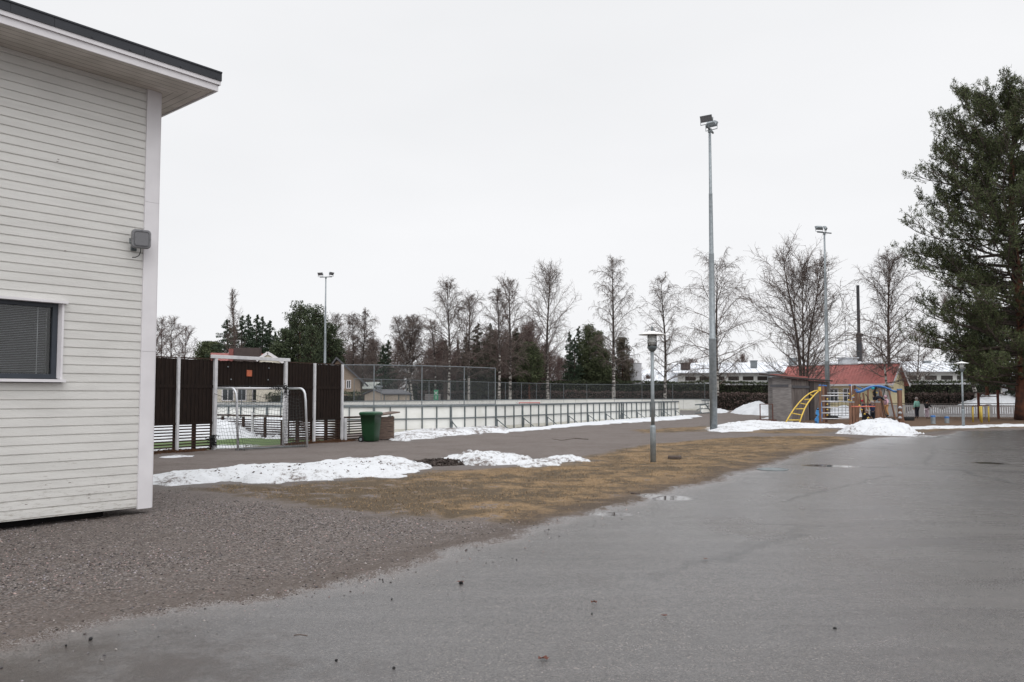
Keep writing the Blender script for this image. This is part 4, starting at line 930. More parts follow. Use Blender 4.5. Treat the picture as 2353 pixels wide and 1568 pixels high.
# ------------------------------------------------------------------ snow
def snow(name, pts, H, w, label, cell=.12, m='snow', seed=0, world=False, bump=.5, base=-.06, ridge=0):
    P = pts if world else poly(pts); A = np.array(P); x0, y0 = A.min(0)-.5; x1, y1 = A.max(0)+.5
    nx, ny = int((x1-x0)/cell)+2, int((y1-y0)/cell)+2; X, Y = np.meshgrid(np.linspace(x0, x1, nx), np.linspace(y0, y1, ny))
    wob = (fbm(X, Y, 1.3, seed+2)-.5)*1.1*min(1, w*2)+(fbm(X, Y, 5, seed+5)-.5)*.5*min(1, w*2)
    d = sdist(X, Y, P)+wob; n1 = fbm(X, Y, .9, seed); n2 = fbm(X, Y, 4.5, seed+8); n3 = fbm(X, Y, 13, seed+11)
    t = np.clip(d/w, 0, 1); prof = t*t*(3-2*t)*.45+np.sqrt(np.clip(d/(w*.8), 0, 1))*.55
    Z = H*prof*(1-bump*.5+bump*n1)*(.85+.3*n2)+(n3-.5)*.07*np.clip(d/.2, 0, 1)*min(1, H*5)
    Z = np.where(d > 0, Z+.012, np.maximum(d*.6, base)); idx = np.arange(nx*ny).reshape(ny, nx)
    k = np.maximum.reduce([d[:-1, :-1], d[1:, :-1], d[:-1, 1:], d[1:, 1:]]) > -.02
    Q = np.stack([idx[:-1, :-1], idx[:-1, 1:], idx[1:, 1:], idx[1:, :-1]], -1)[k]; V = np.stack([X, Y, Z], -1).reshape(-1, 3)
    u, inv = np.unique(Q, return_inverse=True); V = V[u]; inv = inv.reshape(Q.shape); c = V.mean(0); c[2] = 0
    o = trimesh(name, V, inv, None, m, org=c); o.data.polygons.foreach_set('use_smooth', [True]*len(o.data.polygons))
    return tag(o, label, 'snow', 'patches of old snow')
snow('snow_patch', [(300, 1108), (350, 1100), (480, 1088), (620, 1078), (760, 1067), (900, 1060), (965, 1064), (985, 1079), (905, 1098), (820, 1098), (740, 1108), (600, 1114), (520, 1110), (430, 1124), (340, 1117), (300, 1120)], .15, .7, 'largest old snow strip speckled with grit lying from the white building across the verge', .07, 'dsnow', 1)
snow('snow_patch', [(1035, 1062), (1060, 1046), (1110, 1050), (1180, 1056), (1215, 1064), (1150, 1070), (1080, 1072)], .22, .7, 'dirty gritty snow heap right of the dark soil on the verge', .06, 'dsnow2', 2)
snow('snow_patch', [(1205, 1066), (1260, 1058), (1320, 1055), (1345, 1061), (1290, 1068), (1230, 1073), (1195, 1073)], .12, .5, 'thin tapering dirty snow tongue right of the gritty heap', .06, 'dsnow2', 3)
snow('snow_patch', [(880, 1011), (905, 1000), (960, 992), (1060, 990), (1140, 987), (1170, 986), (1165, 995), (1060, 1001), (980, 1009), (930, 1015)], .16, .6, 'lumpy snow at the foot of the rink boards right of the timber box', .08, 'dsnow2', 4)
snow('snow_patch', [(1120, 993), (1250, 982), (1400, 968), (1500, 961), (1560, 957), (1608, 957), (1570, 964), (1440, 972), (1300, 983), (1150, 998)], .09, .5, 'long thin snow ribbon along the near rink side boards', .12, 'snow', 5)
snow('snow_patch', [(1618, 992), (1645, 979), (1700, 972), (1760, 970), (1810, 975), (1870, 978), (1945, 980), (1940, 984), (1860, 985), (1800, 987), (1740, 991), (1660, 995)], .15, .9, 'low lumpy snow bank at the foot of the tallest mast', .10, 'dsnow', 6)
snow('snow_pile', [(1925, 998), (1960, 988), (2010, 983), (2060, 984), (2090, 992), (2112, 998), (2070, 1003), (1990, 1002)], .46, .85, 'white cone shaped snow pile in front of the red bar posts', .10, 'dsnow', 7, bump=.25)
snow('snow_patch', [(2075, 985), (2150, 982), (2250, 979), (2353, 977), (2420, 976), (2400, 979), (2280, 982), (2180, 987), (2090, 989)], .08, .6, 'long low snow strip at the foot of the farther park lamp', .12, 'dsnow', 8)
snow('snow_pile', [(1680, 949), (1720, 945), (1775, 942), (1800, 950), (1765, 956), (1700, 952)], 1.15, 3.0, 'smooth sloping snow pile left of the grey shed', .2, 'snow', 9, bump=.2)
snow('snow_pile', [(1880, 955), (1895, 948), (1940, 946), (1990, 948), (2000, 957), (1940, 961)], .75, 2.5, 'snow bank in front of the yellow hut behind the silver bars', .2, 'snow', 10, bump=.3)
snow('snow_pile', [(2160, 950), (2220, 946), (2353, 944), (2450, 944), (2450, 957), (2300, 957), (2180, 957)], 1.5, 4.0, 'large snow bank behind the white picket fence beside the pine', .25, 'snow', 11, bump=.25)
snow('snow_pile', [(2085, 955), (2100, 948), (2160, 947), (2180, 954), (2130, 958)], 1.15, 3.0, 'smaller dirty snow bank behind the fence near the dark coated child', .25, 'dsnow2', 12, bump=.3)
snow('snow_patch', [(1636, 947), (1650, 943), (1670, 946), (1660, 950), (1640, 950)], .25, .8, 'small round snow patch right of the tallest mast near the path', .15, 'snow', 13)
snow('snow_patch', [(200, 1026), (350, 1018), (480, 1011), (560, 1007), (650, 1009), (760, 1004), (775, 990), (650, 975), (500, 968), (200, 975)], .60, 1.5, 'big snow bank over the green turf inside the ball court', .12, 'snow', 14, bump=.5)
snow('snow_patch', [tuple(wl(-3.4, .5)), tuple(wl(-6, .45)), tuple(wl(-12, .6)), tuple(wl(-16, 1.4)), tuple(wl(-8, 1.6)), tuple(wl(-4.5, 1.2))], .05, .4, 'thin slushy snow on the turf just behind the court wall', .1, 'snow', 15, world=True)
snow('snow_patch', [(352, 1054), (400, 1050), (440, 1050), (420, 1055), (370, 1057)], .04, .25, 'small thin snow scrap at the foot of the court wall', .06, 'dsnow', 16)
snow('snow_patch', [(1770, 960), (1800, 957), (1780, 963), (1750, 964)], .1, .5, 'small snow scrap under the brown tube rail', .15, 'snow', 17)
def soil():
    r = np.random.default_rng(8); C = px(1005, 1068); n = 2600; a = r.random(n)*6.28; d = r.random(n)**.8
    X = C.x+d*np.cos(a)*1.15; Y = C.y+d*np.sin(a)*.55+(X-C.x)*.2; Z = (1-d)**.7*.13*r.random(n)+.012; S = .01+.03*r.random(n)**2
    b = .02+.05*r.random(n); o = octas(np.stack([X, Y, Z], 1), S, 9, np.stack([b*1.15, b*.9, b*.8], 1), 'soil_heap', 'stone', org=(C.x, C.y, 0), flat=.9)
    tag(o, 'low heap of dark soil between the two snow patches on the verge', 'soil')
    # grit lying on the big snow strip and heaps
    P = poly([(420, 1104), (760, 1077), (960, 1070), (900, 1094), (600, 1110)]); A = np.array(P); n = 3000
    X = r.uniform(A[:, 0].min(), A[:, 0].max(), n); Y = r.uniform(A[:, 1].min(), A[:, 1].max(), n); k = sdist(X, Y, P) > 0
    # leave-litter matted along the foot of the wall
    X, Y = X[k], Y[k]; hh = fbm(X, Y, 1.5, 3); k = r.random(len(X)) < hh*.22; X, Y = X[k], Y[k]; n = len(X)
    dg = bpy.context.evaluated_depsgraph_get(); Z = np.zeros(n)
    for i in range(n):
        hit, loc, *_ = SC.ray_cast(dg, Vector((X[i], Y[i], 1.2)), Vector((0, 0, -1))); Z[i] = loc.z if hit else 0
    b = .04+.10*r.random(n); S = .008+.028*r.random(n)**3; o = octas(np.stack([X, Y, Z+.003], 1), S, 13, np.stack([b*1.2, b*.95, b*.85], 1), 'grit', 'stone', flat=.6); o['kind'] = 'stuff'; o['label'] = 'scattered stones and grit lying on the big snow strip'; o['category'] = 'grit'
    n = 9000; s = r.uniform(-12, .6, n); k2 = np.abs(r.normal(0, .14, n)); ok = ~((s > -5.35) & (s < -2.55))
    s, k2 = s[ok], k2[ok]; X = WR.x+wd.x*s+wn.x*(k2+.02); Y = WR.y+wd.y*s+wn.y*(k2+.02); n = len(X)
    Z = .10*np.exp(-k2*7)*r.random(n)*fbm(X, Y, 2.5, 2)*2+.01; S = .012+.022*r.random(n); t = r.random((n, 1))
    C3 = np.array([[.13, .06, .03]])*t+np.array([[.06, .035, .022]])*(1-t)
    o = octas(np.stack([X, Y, Z], 1), S, 10, C3, 'leaf_litter', 'stone', flat=.35); o['kind'] = 'stuff'; o['label'] = 'matted brown leaf litter along the foot of the court wall'; o['category'] = 'leaf litter'
soil()
def grass_blades():
    r = np.random.default_rng(12); n = 260000; rr = 9+(34-9)*r.random(n)**.8; an = np.radians(-27+58*r.random(n)); X = rr*np.sin(an); Y = rr*np.cos(an)
    w = fbm(X, Y, 1.7, 21); d = np.maximum(sdist(X, Y, GRASS), sdist(X, Y, GRASS2)); k = (d+(w-.5)*1.4 > .05) & (w < .60) & (r.random(n) < .7) & (sdist(X, Y, ASPH) < -.1-r.random(n)*1.2)
    X, Y, w = X[k], Y[k], w[k]; n = len(X); a = r.random(n)*6.28; Ln = .015+.035*r.random(n); h = .003+.012*r.random(n)**2; wd_ = .0022+.003*r.random(n)
    dx, dy = np.cos(a), np.sin(a); p0 = np.stack([X-dy*wd_, Y+dx*wd_, np.full(n, .0)], 1); p1 = np.stack([X+dy*wd_, Y-dx*wd_, np.full(n, .0)], 1); p2 = np.stack([X+dx*Ln, Y+dy*Ln, h+.012], 1)
    V = np.stack([p0, p1, p2], 1).reshape(-1, 3); V[:, 2] += .002+np.repeat(gheight(X, Y), 3); T_ = np.arange(3*n).reshape(n, 3); t = r.random((n, 1))**1.3
    C_ = np.array([[.37, .25, .135]])*t+np.array([[.16, .108, .06]])*(1-t)
    o = trimesh('dead_grass', V, T_, C_, 'stone'); o['kind'] = 'stuff'; o['label'] = 'matted dead yellow brown grass on the verge'; o['category'] = 'grass'
grass_blades()
def rubble():
    r = random.Random(3)
    spots = [(208, 1463, .022, 'black clod of dirt nearest the lower left corner on the asphalt'), (152, 1477, .012, 'small dark clod just below left of the nearest black clod'), (773, 1511, .016, 'small dark clod near the bottom edge of the asphalt'), (1918, 1439, .02, 'round black clod on the asphalt at lower right'), (1060, 1336, .03, 'dark red brown clod beside the crumpled leaf'), (905, 1528, .014, 'tiny clod at the bottom edge right of the small dark clod'), (900, 1372, .012, 'tiny dark clod on the asphalt below the gravel point'), (664, 1345, .02, 'dark clod on the gravel rim of the asphalt'), (645, 1308, .02, 'pale rimmed dark clod in the gravel yard'), (656, 1227, .03, 'dark stone upright in the gravel left of the grass'), (1187, 1282, .012, 'tiny dark clod beside the wet asphalt edge'), (1360, 1405, .012, 'tiny dark clod right of the crumpled leaf')]
    for x, y, s, lb in spots:
        s *= .62; p = px(x, y); m = MB(); n = 7; prof = [(s*.6, -.005), (s, s*.3), (s*.8, s*.9), (s*.2, s*1.2)]; m.lathe(Vector((p.x, p.y, -.02)), prof, n); m.v = [(a+r.uniform(-s, s)*.25, b+r.uniform(-s, s)*.25, c) for a, b, c in m.v]
        tag(m.build('dirt_clod', 'rubber', org=(p.x, p.y, -.02)), lb or 'small dark clod of dirt lying on the yard', 'clod', 'dark clods lying on the yard')
    for i, (x, y, lb) in enumerate([(1250, 1510, 'curled reddish brown dead leaf at the bottom centre of the asphalt'), (1058, 1336, 'crumpled dark red leaf near the gravel edge'), (1621, 1283, 'small rust red leaf standing up on the mid asphalt'), (1365, 1381, 'small thin leaf on the asphalt right of centre'), (1527, 1413, 'flat brown leaf below the rust red leaf')]):
        p = px(x, y); m = MB(); s = .035 if i < 2 else .025; a0 = r.random()*3; pts = []
        for k in range(9):
            t = k/8*math.pi*2; rr = s*(.5+.5*abs(math.cos(t*1.5))); pts.append((p.x+rr*math.cos(t+a0)*1.2, p.y+rr*math.sin(t+a0)*.8, -.018+.018*abs(math.sin(t*2+a0))+.004))
        c = (p.x, p.y, -.008); m.add(pts+[c], [(k, (k+1) % 9, 9) for k in range(9)]); tag(m.build('dead_leaf', 'leafdry', org=(p.x, p.y, 0)), lb, 'leaf', 'dead leaves on the asphalt')
    for pts, lb, rad in (([(1268, 1010), (1290, 1014), (1320, 1009), (1352, 1011)], 'thin dark fallen twig on the gravel path', .012), ([(1790, 1017)]*2, None, .01), ([(690, 1082), (790, 1074), (880, 1068), (900, 1066)], 'long dark edging strip along the back of the big snow strip', .02), ([(675, 1465), (690, 1463), (706, 1466)], 'short pale pink twig on the lower left asphalt', .004), ([(1450, 1137), (1470, 1139)], 'small stick at the edge of the puddle', .015), ([(1536, 1056), (1560, 1057), (1562, 1055)], 'piece of dark rotten wood on the dead grass by the park lamp', .05)):
        if lb is None: continue
        m = MB(); m.tube([px(*q)+Vector((0, 0, rad*.8+.01)) for q in pts], rad, 6); tag(m.build('twig', 'bark', org=px(*pts[0])), lb, 'stick')
    c = px(1775, 1077); m = MB(); m.lathe((c.x, c.y, -.02), [(.33, -.03), (.33, .008), (.30, .012), (.29, .004), (.0001, .006)], 32); tag(m.build('manhole_cover', 'galvd', org=c), 'round dark manhole cover in the wet asphalt near the verge', 'manhole')
rubble()
# ------------------------------------------------------------------ trees
class Segs:      # cheap branches: 3-sided tapering prisms, built in bulk
    def __init__(s): s.a = []; s.b = []; s.ra = []; s.rb = []
    def line(s, pts, r0, r1):
        n = len(pts)-1
        for i in range(n):
            s.a.append(pts[i]); s.b.append(pts[i+1]); s.ra.append(r0+(r1-r0)*i/n); s.rb.append(r0+(r1-r0)*(i+1)/n)
    def build(s, name, m, parent):
        A = np.array(s.a); B = np.array(s.b); ra = np.array(s.ra)[:, None]; rb = np.array(s.rb)[:, None]; d = B-A; d /= np.linalg.norm(d, axis=1)[:, None]+1e-9
        ref = np.where(np.abs(d[:, 2:3]) > .8, [[1., 0, 0]], [[0., 0, 1]]); u = np.cross(d, ref); u /= np.linalg.norm(u, axis=1)[:, None]+1e-9; v = np.cross(d, u); V = []
        for c, r_ in ((A, ra), (B, rb)):
            for k in range(3): t = k*2.0944; V.append(c+(u*math.cos(t)+v*math.sin(t))*r_)
        V = np.stack(V, 1).reshape(-1, 3); n = len(A); F_ = np.array([[0, 1, 4, 3], [1, 2, 5, 4], [2, 0, 3, 5]]); F_ = (F_[None]+np.arange(n)[:, None, None]*6).reshape(-1, 4)
        return trimesh(name, V, F_, None, m, parent)
def vec(r, s=1): return np.array([r.gauss(0, 1), r.gauss(0, 1), r.gauss(0, 1)])*s
def norm(v): return v/(np.linalg.norm(v)+1e-9)
def grow(r, p, d, Ln, n, wig, droop):
    pts = [p]; d = norm(d)
    for i in range(n):
        d = norm(d+vec(r, wig)+np.array([0, 0, -droop*(i+1)/n])); pts.append(pts[-1]+d*Ln/n)
    return pts
def bare_tree(x, ytop, Y, wpx, label, seed, name='birch_tree', bark='birch', twig='twig', weep=.3, lo=.28, n1=32, n2=10, n3=8, group='bare trees behind the rink', up=.9, stems=1, shape=1.0, lean=0, tr=1.0, spread=.0, tw=1.0):
    a = pd(x, ytop, Y); H = a.z; R_ = wpx/F*Y/2; b = Vector((a.x, a.y, 0)); r = random.Random(seed); T = thing(name, b, label, 'tree', group)
    S = Segs(); TR = MB(); 
    for st in range(stems):
        hh = H*(1 if st == 0 else r.uniform(.82, .97)); off = (r.uniform(-.5, .5)*spread*R_, r.uniform(-.3, .3)*R_*spread) if stems > 1 else (0, 0)
        n = 14; tp = []; wx, wy = r.uniform(-.7, .7), r.uniform(-.7, .7)
        for i in range(n+1):
            t = i/n; tp.append(np.array([b.x+lean*(1-t)+off[0]*t**.8+wx*math.sin(t*5)*.5*t, b.y+off[1]*t+wy*math.sin(t*4)*.4, hh*t]))
        r0 = .0125*hh*tr*(1 if st == 0 else .75); TR.tube([Vector(q) for q in tp], [max(.018, r0*(1-i/n)**.8+.012) for i in range(n+1)], 8)
        def tpos(t): k = min(int(t*n), n-1); f = t*n-k; return tp[k]*(1-f)+tp[k+1]*f
        nn = n1 if stems == 1 else int(n1*.62)
        for i in range(nn):
            t = lo+(1-lo)*(i+r.random())/nn*.985; p = tpos(t); u = (t-lo)/(1-lo); env = (math.sin(math.pi*min(1, (u*.86+.14))**.8)**.75)*shape+.12
            az = i*2.39996+r.uniform(-.4, .4); Ln = R_*env*r.uniform(.75, 1.25); el = up*(.55+.75*u)+r.uniform(-.15, .15)
            d = np.array([math.cos(az), math.sin(az), math.tan(min(el, 1.35))]); Lt = Ln*(1.05+.5*math.sin(el))
            br = grow(r, p, d, Lt, 6, .12, -.05 if weep < .2 else .06); rb = max(.018, r0*.36*(1-t)+.016)
            S.line(br, rb, .012*tw)
            for j in range(n2):
                q = (j+.6+r.random()*.5)/n2; q = min(q, .99); k = int(q*6); f = q*6-k; p2 = br[k]*(1-f)+br[k+1]*f; dd = norm(br[k+1]-br[k])
                d2 = norm(dd*.8+vec(r, .42)+np.array([0, 0, .18])); L2 = Lt*(.42-.18*q)*r.uniform(.7, 1.2)+.25
                b2 = grow(r, p2, d2, L2, 4, .16, weep*.35); S.line(b2, .017*tw, .009*tw)
                for m_ in range(n3):
                    q2 = (m_+r.random())/n3*4; k2 = min(int(q2), 3); p3 = b2[k2]*(1-(q2-k2))+b2[k2+1]*(q2-k2); d3 = norm(norm(b2[k2+1]-b2[k2])*.7+vec(r, .5)+np.array([0, 0, -.2*weep]))
                    L3 = L2*.45*r.uniform(.5, 1.2)+.12; S.line(grow(r, p3, d3, L3, 3, .14, weep), .010*tw, .006*tw)
    TR.build('trunk', bark, T, True); S.build('crown', twig, T); return T
def leafcloud(name, P, size, cols, m, parent, seed, asp=.35, up=.3):     # small needle/leaf triangles
    r = np.random.default_rng(seed); n = len(P); d = r.normal(size=(n, 3)); d[:, 2] += up; d /= np.linalg.norm(d, axis=1)[:, None]; e = np.cross(d, r.normal(size=(n, 3))); e /= np.linalg.norm(e, axis=1)[:, None]+1e-9
    s = size[:, None]*(.6+.8*r.random((n, 1))); V = np.stack([P-e*s*asp, P+e*s*asp, P+d*s], 1).reshape(-1, 3)
    return trimesh(name, V, np.arange(3*n).reshape(n, 3), cols, m, parent)
def gcol(r, n, a, b): t = r.random((n, 1)); return np.array([a])*t+np.array([b])*(1-t)
def spruce(x, ytop, Y, wpx, label, seed, group='evergreens behind the rink', a=(.070, .098, .060), b=(.028, .044, .030), full=1.0, base=0):
    q = pd(x, ytop, Y); H = q.z; R_ = wpx/F*Y/2; bb = Vector((q.x, q.y, 0)); T = thing('spruce_tree', bb, label, 'tree', group); r = np.random.default_rng(seed)
    m = MB(); m.lathe(bb, [(.02*H*.6, 0), (.012*H, H*.4), (.02, H)], 8); m.build('trunk', 'bark', T); P = []; sz = []
    nb = int(H*13); zt = base+(1-base)*(np.arange(nb)+r.random(nb))/nb
    for t in zt:
        L_ = R_*((1-t)**.68*full)*(.6+.6*r.random())+.10; az = r.random()*6.28; n = int(22+70*L_)
        s = r.random(n)**.7; sag = -.28*L_*s+.18*L_*s**2; w = (r.random(n)-.5)*L_*.42*(1-s*.55)
        P.append(np.stack([bb.x+np.cos(az)*s*L_-np.sin(az)*w, bb.y+np.sin(az)*s*L_+np.cos(az)*w, t*H+sag-(r.random(n))*.20+.05*L_], 1)); sz.append(np.full(n, .135))
    P = np.vstack(P); n = len(P); o = leafcloud('crown', P, np.concatenate(sz), gcol(r, n, a, b), 'leafmat', T, seed+1, .28, -.1); return T
def pine(x, ytop, Y, wpx, label, seed, ycb, group='evergreens behind the rink', a=(.120, .140, .070), b=(.045, .058, .034), dens=1.0, lobes=26, sz=.16, top=.75):
    q = pd(x, ytop, Y); H = q.z; R_ = wpx/F*Y/2; bb = Vector((q.x, q.y, 0)); zb = max(.3, pd(x, ycb, Y).z); T = thing('pine_tree', bb, label, 'tree', group); r = np.random.default_rng(seed); rr = random.Random(seed)
    m = MB(); m.lathe(bb, [(.018*H, 0), (.013*H, H*.4), (.03, H*.97)], 8); m.build('trunk', 'pinebark', T); P = []; S = Segs(); n = int(lobes*2.6)
    for i in range(n):      # ascending boughs, each ending in upright tufts of needles
        t = (i+rr.random())/n; z = zb+(H-zb)*t*.96; env = math.sin(math.pi*min(1, .16+.84*t**top))**.62+.06; az = i*2.39996+rr.uniform(-.4, .4); L_ = R_*env*rr.uniform(.6, 1.08)
        br = grow(rr, np.array([bb.x, bb.y, z-L_*.35]), np.array([math.cos(az), math.sin(az), .35+.5*t]), L_*1.08, 5, .10, -.12); S.line(br, .06, .025)
        for k in range(int(11*dens*(1 if L_ > 1 else .7))):
            u = .3+.7*rr.random()**.7; ii = min(int(u*5), 4); c = br[ii]+(br[ii+1]-br[ii])*(u*5-ii)+vec(rr, .16+.05*R_); m_ = 24; d = norm(np.array([rr.gauss(0, .4)+math.cos(az)*.5, rr.gauss(0, .4)+math.sin(az)*.5, .9])); s_ = r.random((m_, 1))
            P.append(c+d*.55*s_+r.normal(size=(m_, 3))*np.array([.12, .12, .10])*(1.15-s_*.5)*(1+.12*R_))
    P = np.vstack(P); P = P[(P[:, 2] > .1) & (P[:, 2] < H*1.02)]; n = len(P); S.build('branches', 'bark', T)
    leafcloud('crown', P, np.full(n, sz), gcol(r, n, a, b), 'leafmat', T, seed+1, .3, .6); return T
def forest():
    B = bare_tree
    B(372, 742, 92, 62, 'leafless pale birch at the left beside the white building corner', 11, n1=20); B(394, 738, 96, 60, 'leafless birch second from the white building, slightly taller', 12, n1=20)
    B(425, 765, 100, 70, 'low brown leafless tree left of the street lamp', 13, 'bare_tree', 'bark', 'twig2', .1, .1, n1=24); B(352, 775, 88, 70, 'low leafless tree partly hidden by the white building', 14, 'bare_tree', 'bark', 'twig2', .1, .15, n1=20)
    B(541, 670, 82, 46, 'tall slim leafless poplar rising above the dark spruces', 15, 'poplar_tree', 'bark', 'twig', 0, .08, 60, 6, 4, up=1.28, shape=.9, tr=.8)
    for i, (x, y, w, lb) in enumerate([(523, 733, 62, 'leftmost dark spruce behind the slim poplar'), (556, 724, 44, 'dark spruce directly right of the slim poplar'), (572, 722, 40, 'dark narrow spruce third in the row'), (590, 723, 40, 'dark narrow spruce fourth in the row'), (604, 727, 42, 'dark narrow spruce fifth in the row'), (621, 736, 40, 'shorter spruce at the right end of the dark row'), (538, 748, 50, 'lower spruce in front of the slim poplar'), (581, 752, 50, 'lower spruce filling the middle of the dark row'), (612, 756, 48, 'lower spruce near the right end of the dark row'), (634, 762, 44, 'lowest spruce at the right end of the dark row')]):
        spruce(x, y, 84+i*1.3, w*2.6, lb, 30+i, 'dark spruces behind the court wall', full=.9)
    pine(484, 789, 90, 62, 'rounded dark green pine low behind the left of the court wall', 40, 842, dens=1.1)
    for k, (x, y, w, Yd, lb) in enumerate([(690, 697, 54, 78, 'tallest dark pine of the dense clump left of the floodlight mast'), (674, 722, 46, 80, 'pine on the left shoulder of the dense clump'), (706, 708, 46, 81, 'pine directly right of the tallest one in the dense clump'), (726, 704, 46, 80, 'second high pine of the clump just left of the mast'), (742, 728, 44, 82, 'pine right behind the left floodlight mast'),
        (758, 748, 42, 82, 'pine on the right shoulder of the dense clump'), (772, 782, 34, 83, 'low pine at the right foot of the dense clump'), (655, 760, 48, 77, 'lower pine left of the dense clump'), (640, 792, 40, 76, 'low dark pine at the left foot of the dense clump'), (716, 752, 50, 76, 'lower front pine of the dense clump')]):
        pine(x, y, Yd, w*1.05, lb, 140+k, 868, 'dark pines behind the court wall', dens=.62, lobes=20, top=.95, a=(.085, .105, .055), b=(.030, .042, .026))
    B(770, 735, 95, 70, 'leafless tree just right of the dark pines', 16, weep=.5); B(812, 728, 92, 60, 'left stem birch of the drooping pair beyond the brick gable', 17, weep=.8); B(836, 722, 93, 62, 'right birch of the drooping pair beyond the brick gable', 18, weep=.8)
    B(860, 790, 100, 60, 'small leafless tree left of the first small spruces', 19)
    spruce(882, 792, 88, 62, 'small pointed spruce, left of the small pair', 50); spruce(893, 781, 90, 62, 'slightly taller spruce, right of the small pair', 51)
    B(918, 738, 84, 60, 'left leaning pale stem birch above the small transformer hut', 20, weep=.5, lean=1.6); B(945, 733, 85, 55, 'middle birch of the clump above the transformer hut', 21, weep=.5, lean=-.4); B(963, 737, 86, 62, 'right birch of the clump above the transformer hut', 22, weep=.5, lean=-1.6)
    B(999, 745, 92, 44, 'thin birch left of the timber utility pole', 23, n1=22)
    B(1032, 660, 84, 100, 'tall birch behind the timber utility pole', 24, weep=.45, n1=34, n2=10); B(1078, 692, 86, 88, 'birch right of the timber utility pole', 25, weep=.4, n1=32)
    spruce(1098, 742, 92, 84, 'dark spruce between the birches right of the pole', 52, a=(.085, .090, .060), b=(.040, .043, .032)); spruce(1126, 742, 94, 78, 'dark pointed spruce left of the central birches', 53, a=(.085, .090, .060), b=(.040, .043, .032)); spruce(1072, 765, 95, 64, 'lower spruce behind the birch right of the pole', 54, a=(.085, .090, .060), b=(.040, .043, .032))
    spruce(1186, 752, 96, 90, 'spruce tip behind the central birches', 55, a=(.085, .090, .060), b=(.040, .043, .032)); pine(1216, 790, 92, 60, 'dark pine left of the tall open birch', 56, 880, dens=1.0)
    B(1147, 668, 86, 56, 'left slimmer birch of the central pair', 26, weep=.3, n1=28); B(1172, 650, 88, 92, 'right taller birch of the central pair', 27, weep=.3, n1=36, n2=10, lo=.22)
    B(1258, 625, 93, 112, 'open tall birch with a white banded trunk left of the spruce group', 28, weep=.15, n1=40, n2=10, lo=.24, up=.85)
    spruce(1309, 762, 104, 56, 'left spruce of the central evergreen group', 57); spruce(1330, 749, 105, 60, 'pointed spruce in the middle of the evergreen group', 58); spruce(1320, 775, 102, 80, 'broad lower spruce in the evergreen group', 59)
    pine(1352, 749, 103, 56, 'taller green pine right of the pointed spruces', 60, 885, dens=1.0, lobes=26, top=.8); pine(1374, 764, 102, 50, 'second green pine at the right of the evergreen group', 160, 885, dens=1.0, lobes=24, top=.8); pine(1390, 806, 101, 40, 'low pine at the right foot of the evergreen group', 161, 890, dens=.9, lobes=20, top=.8)
    B(1408, 598, 93, 100, 'tallest weeping birch right of the evergreen group', 29, weep=.9, n1=36, n2=10, n3=8, lo=.25, shape=.85)
    pine(1430, 778, 103, 50, 'brownish pine beside the weeping birch', 61, 890, a=(.125, .11, .075), b=(.06, .052, .04), dens=.7)
    B(1525, 643, 92, 84, 'slim birch behind the nearer park lamp', 70, weep=.5, n1=34, n2=9, lo=.2)
    B(1645, 607, 88, 170, 'broad spreading birch behind the tallest mast', 71, weep=.7, n1=34, n2=12, n3=8, lo=.16, up=.72)
    B(1843, 588, 66, 172, 'huge dark many stemmed bare tree behind the yellow hut', 72, 'bare_tree', 'bark', 'twig', .05, .13, 36, 12, 8, up=.9, tr=1.0, stems=3, spread=.9)
    B(2038, 592, 68, 120, 'tall dark bare birch right of the boiler chimney', 73, weep=.3, n1=42, n2=11, lo=.16, bark='bark')
    t = B(2031, 775, 56, 110, 'thin pale birch sapling in front of the yellow hut roof', 74, weep=.2, n1=12, n2=8, n3=6, lo=.42, up=.4, tr=1.6)
    B(2180, 700, 70, 130, 'bare birch whose leaning pale trunk stands behind the farther park lamp', 75, weep=.4, n1=24, lo=.3, lean=2.6, tr=1.4)
    B(2110, 765, 80, 90, 'low bare tree left of the big pine', 76, weep=.2, lo=.2, n1=20)
    # brown undergrowth trees and the background wood: two bare prototypes copied
    protos = []
    for i, (x, y, w) in enumerate(((1140, 775, 90), (1205, 770, 80), (1010, 800, 80))):
        protos.append(B(x, y, 98, w, 'brown leafless tree in the thicket behind the rink', 90+i, 'bare_tree', 'bark', 'twig2', .05, .05, 46, 9, 6, group='brown leafless trees of the thicket behind the rink', up=1.0, tr=.6, tw=1.5))
    r = random.Random(77)
    for k in range(84):
        x = r.uniform(770, 1290) if k < 62 else r.uniform(1290, 1500); Yd = r.uniform(100, 132); o = copy_tree(protos[k % 3]); s = r.uniform(.72, 1.15)*(1 if 1040 < x < 1260 else .8)*(.8 if x > 1290 else 1)
        p = pd(x, 900, Yd); o.location = (p.x, p.y, 0); o.rotation_euler = (0, 0, r.random()*6.28); o.scale = (s, s, s*r.uniform(.85, 1.1))
    for i, (x, y) in enumerate([(1590, 800), (1705, 790), (1760, 800), (1545, 830), (1975, 760), (2085, 780)]): 
        o = copy_tree(protos[i % 3]); p = pd(x, 900, 135); s = pd(x, y, 135).z/12.; o.location = (p.x, p.y, 0); o.scale = (s*.8, s*.8, s); o['group'] = 'distant bare trees beyond the long white building'; o['label'] = 'distant bare tree showing over the long white building'
forest()
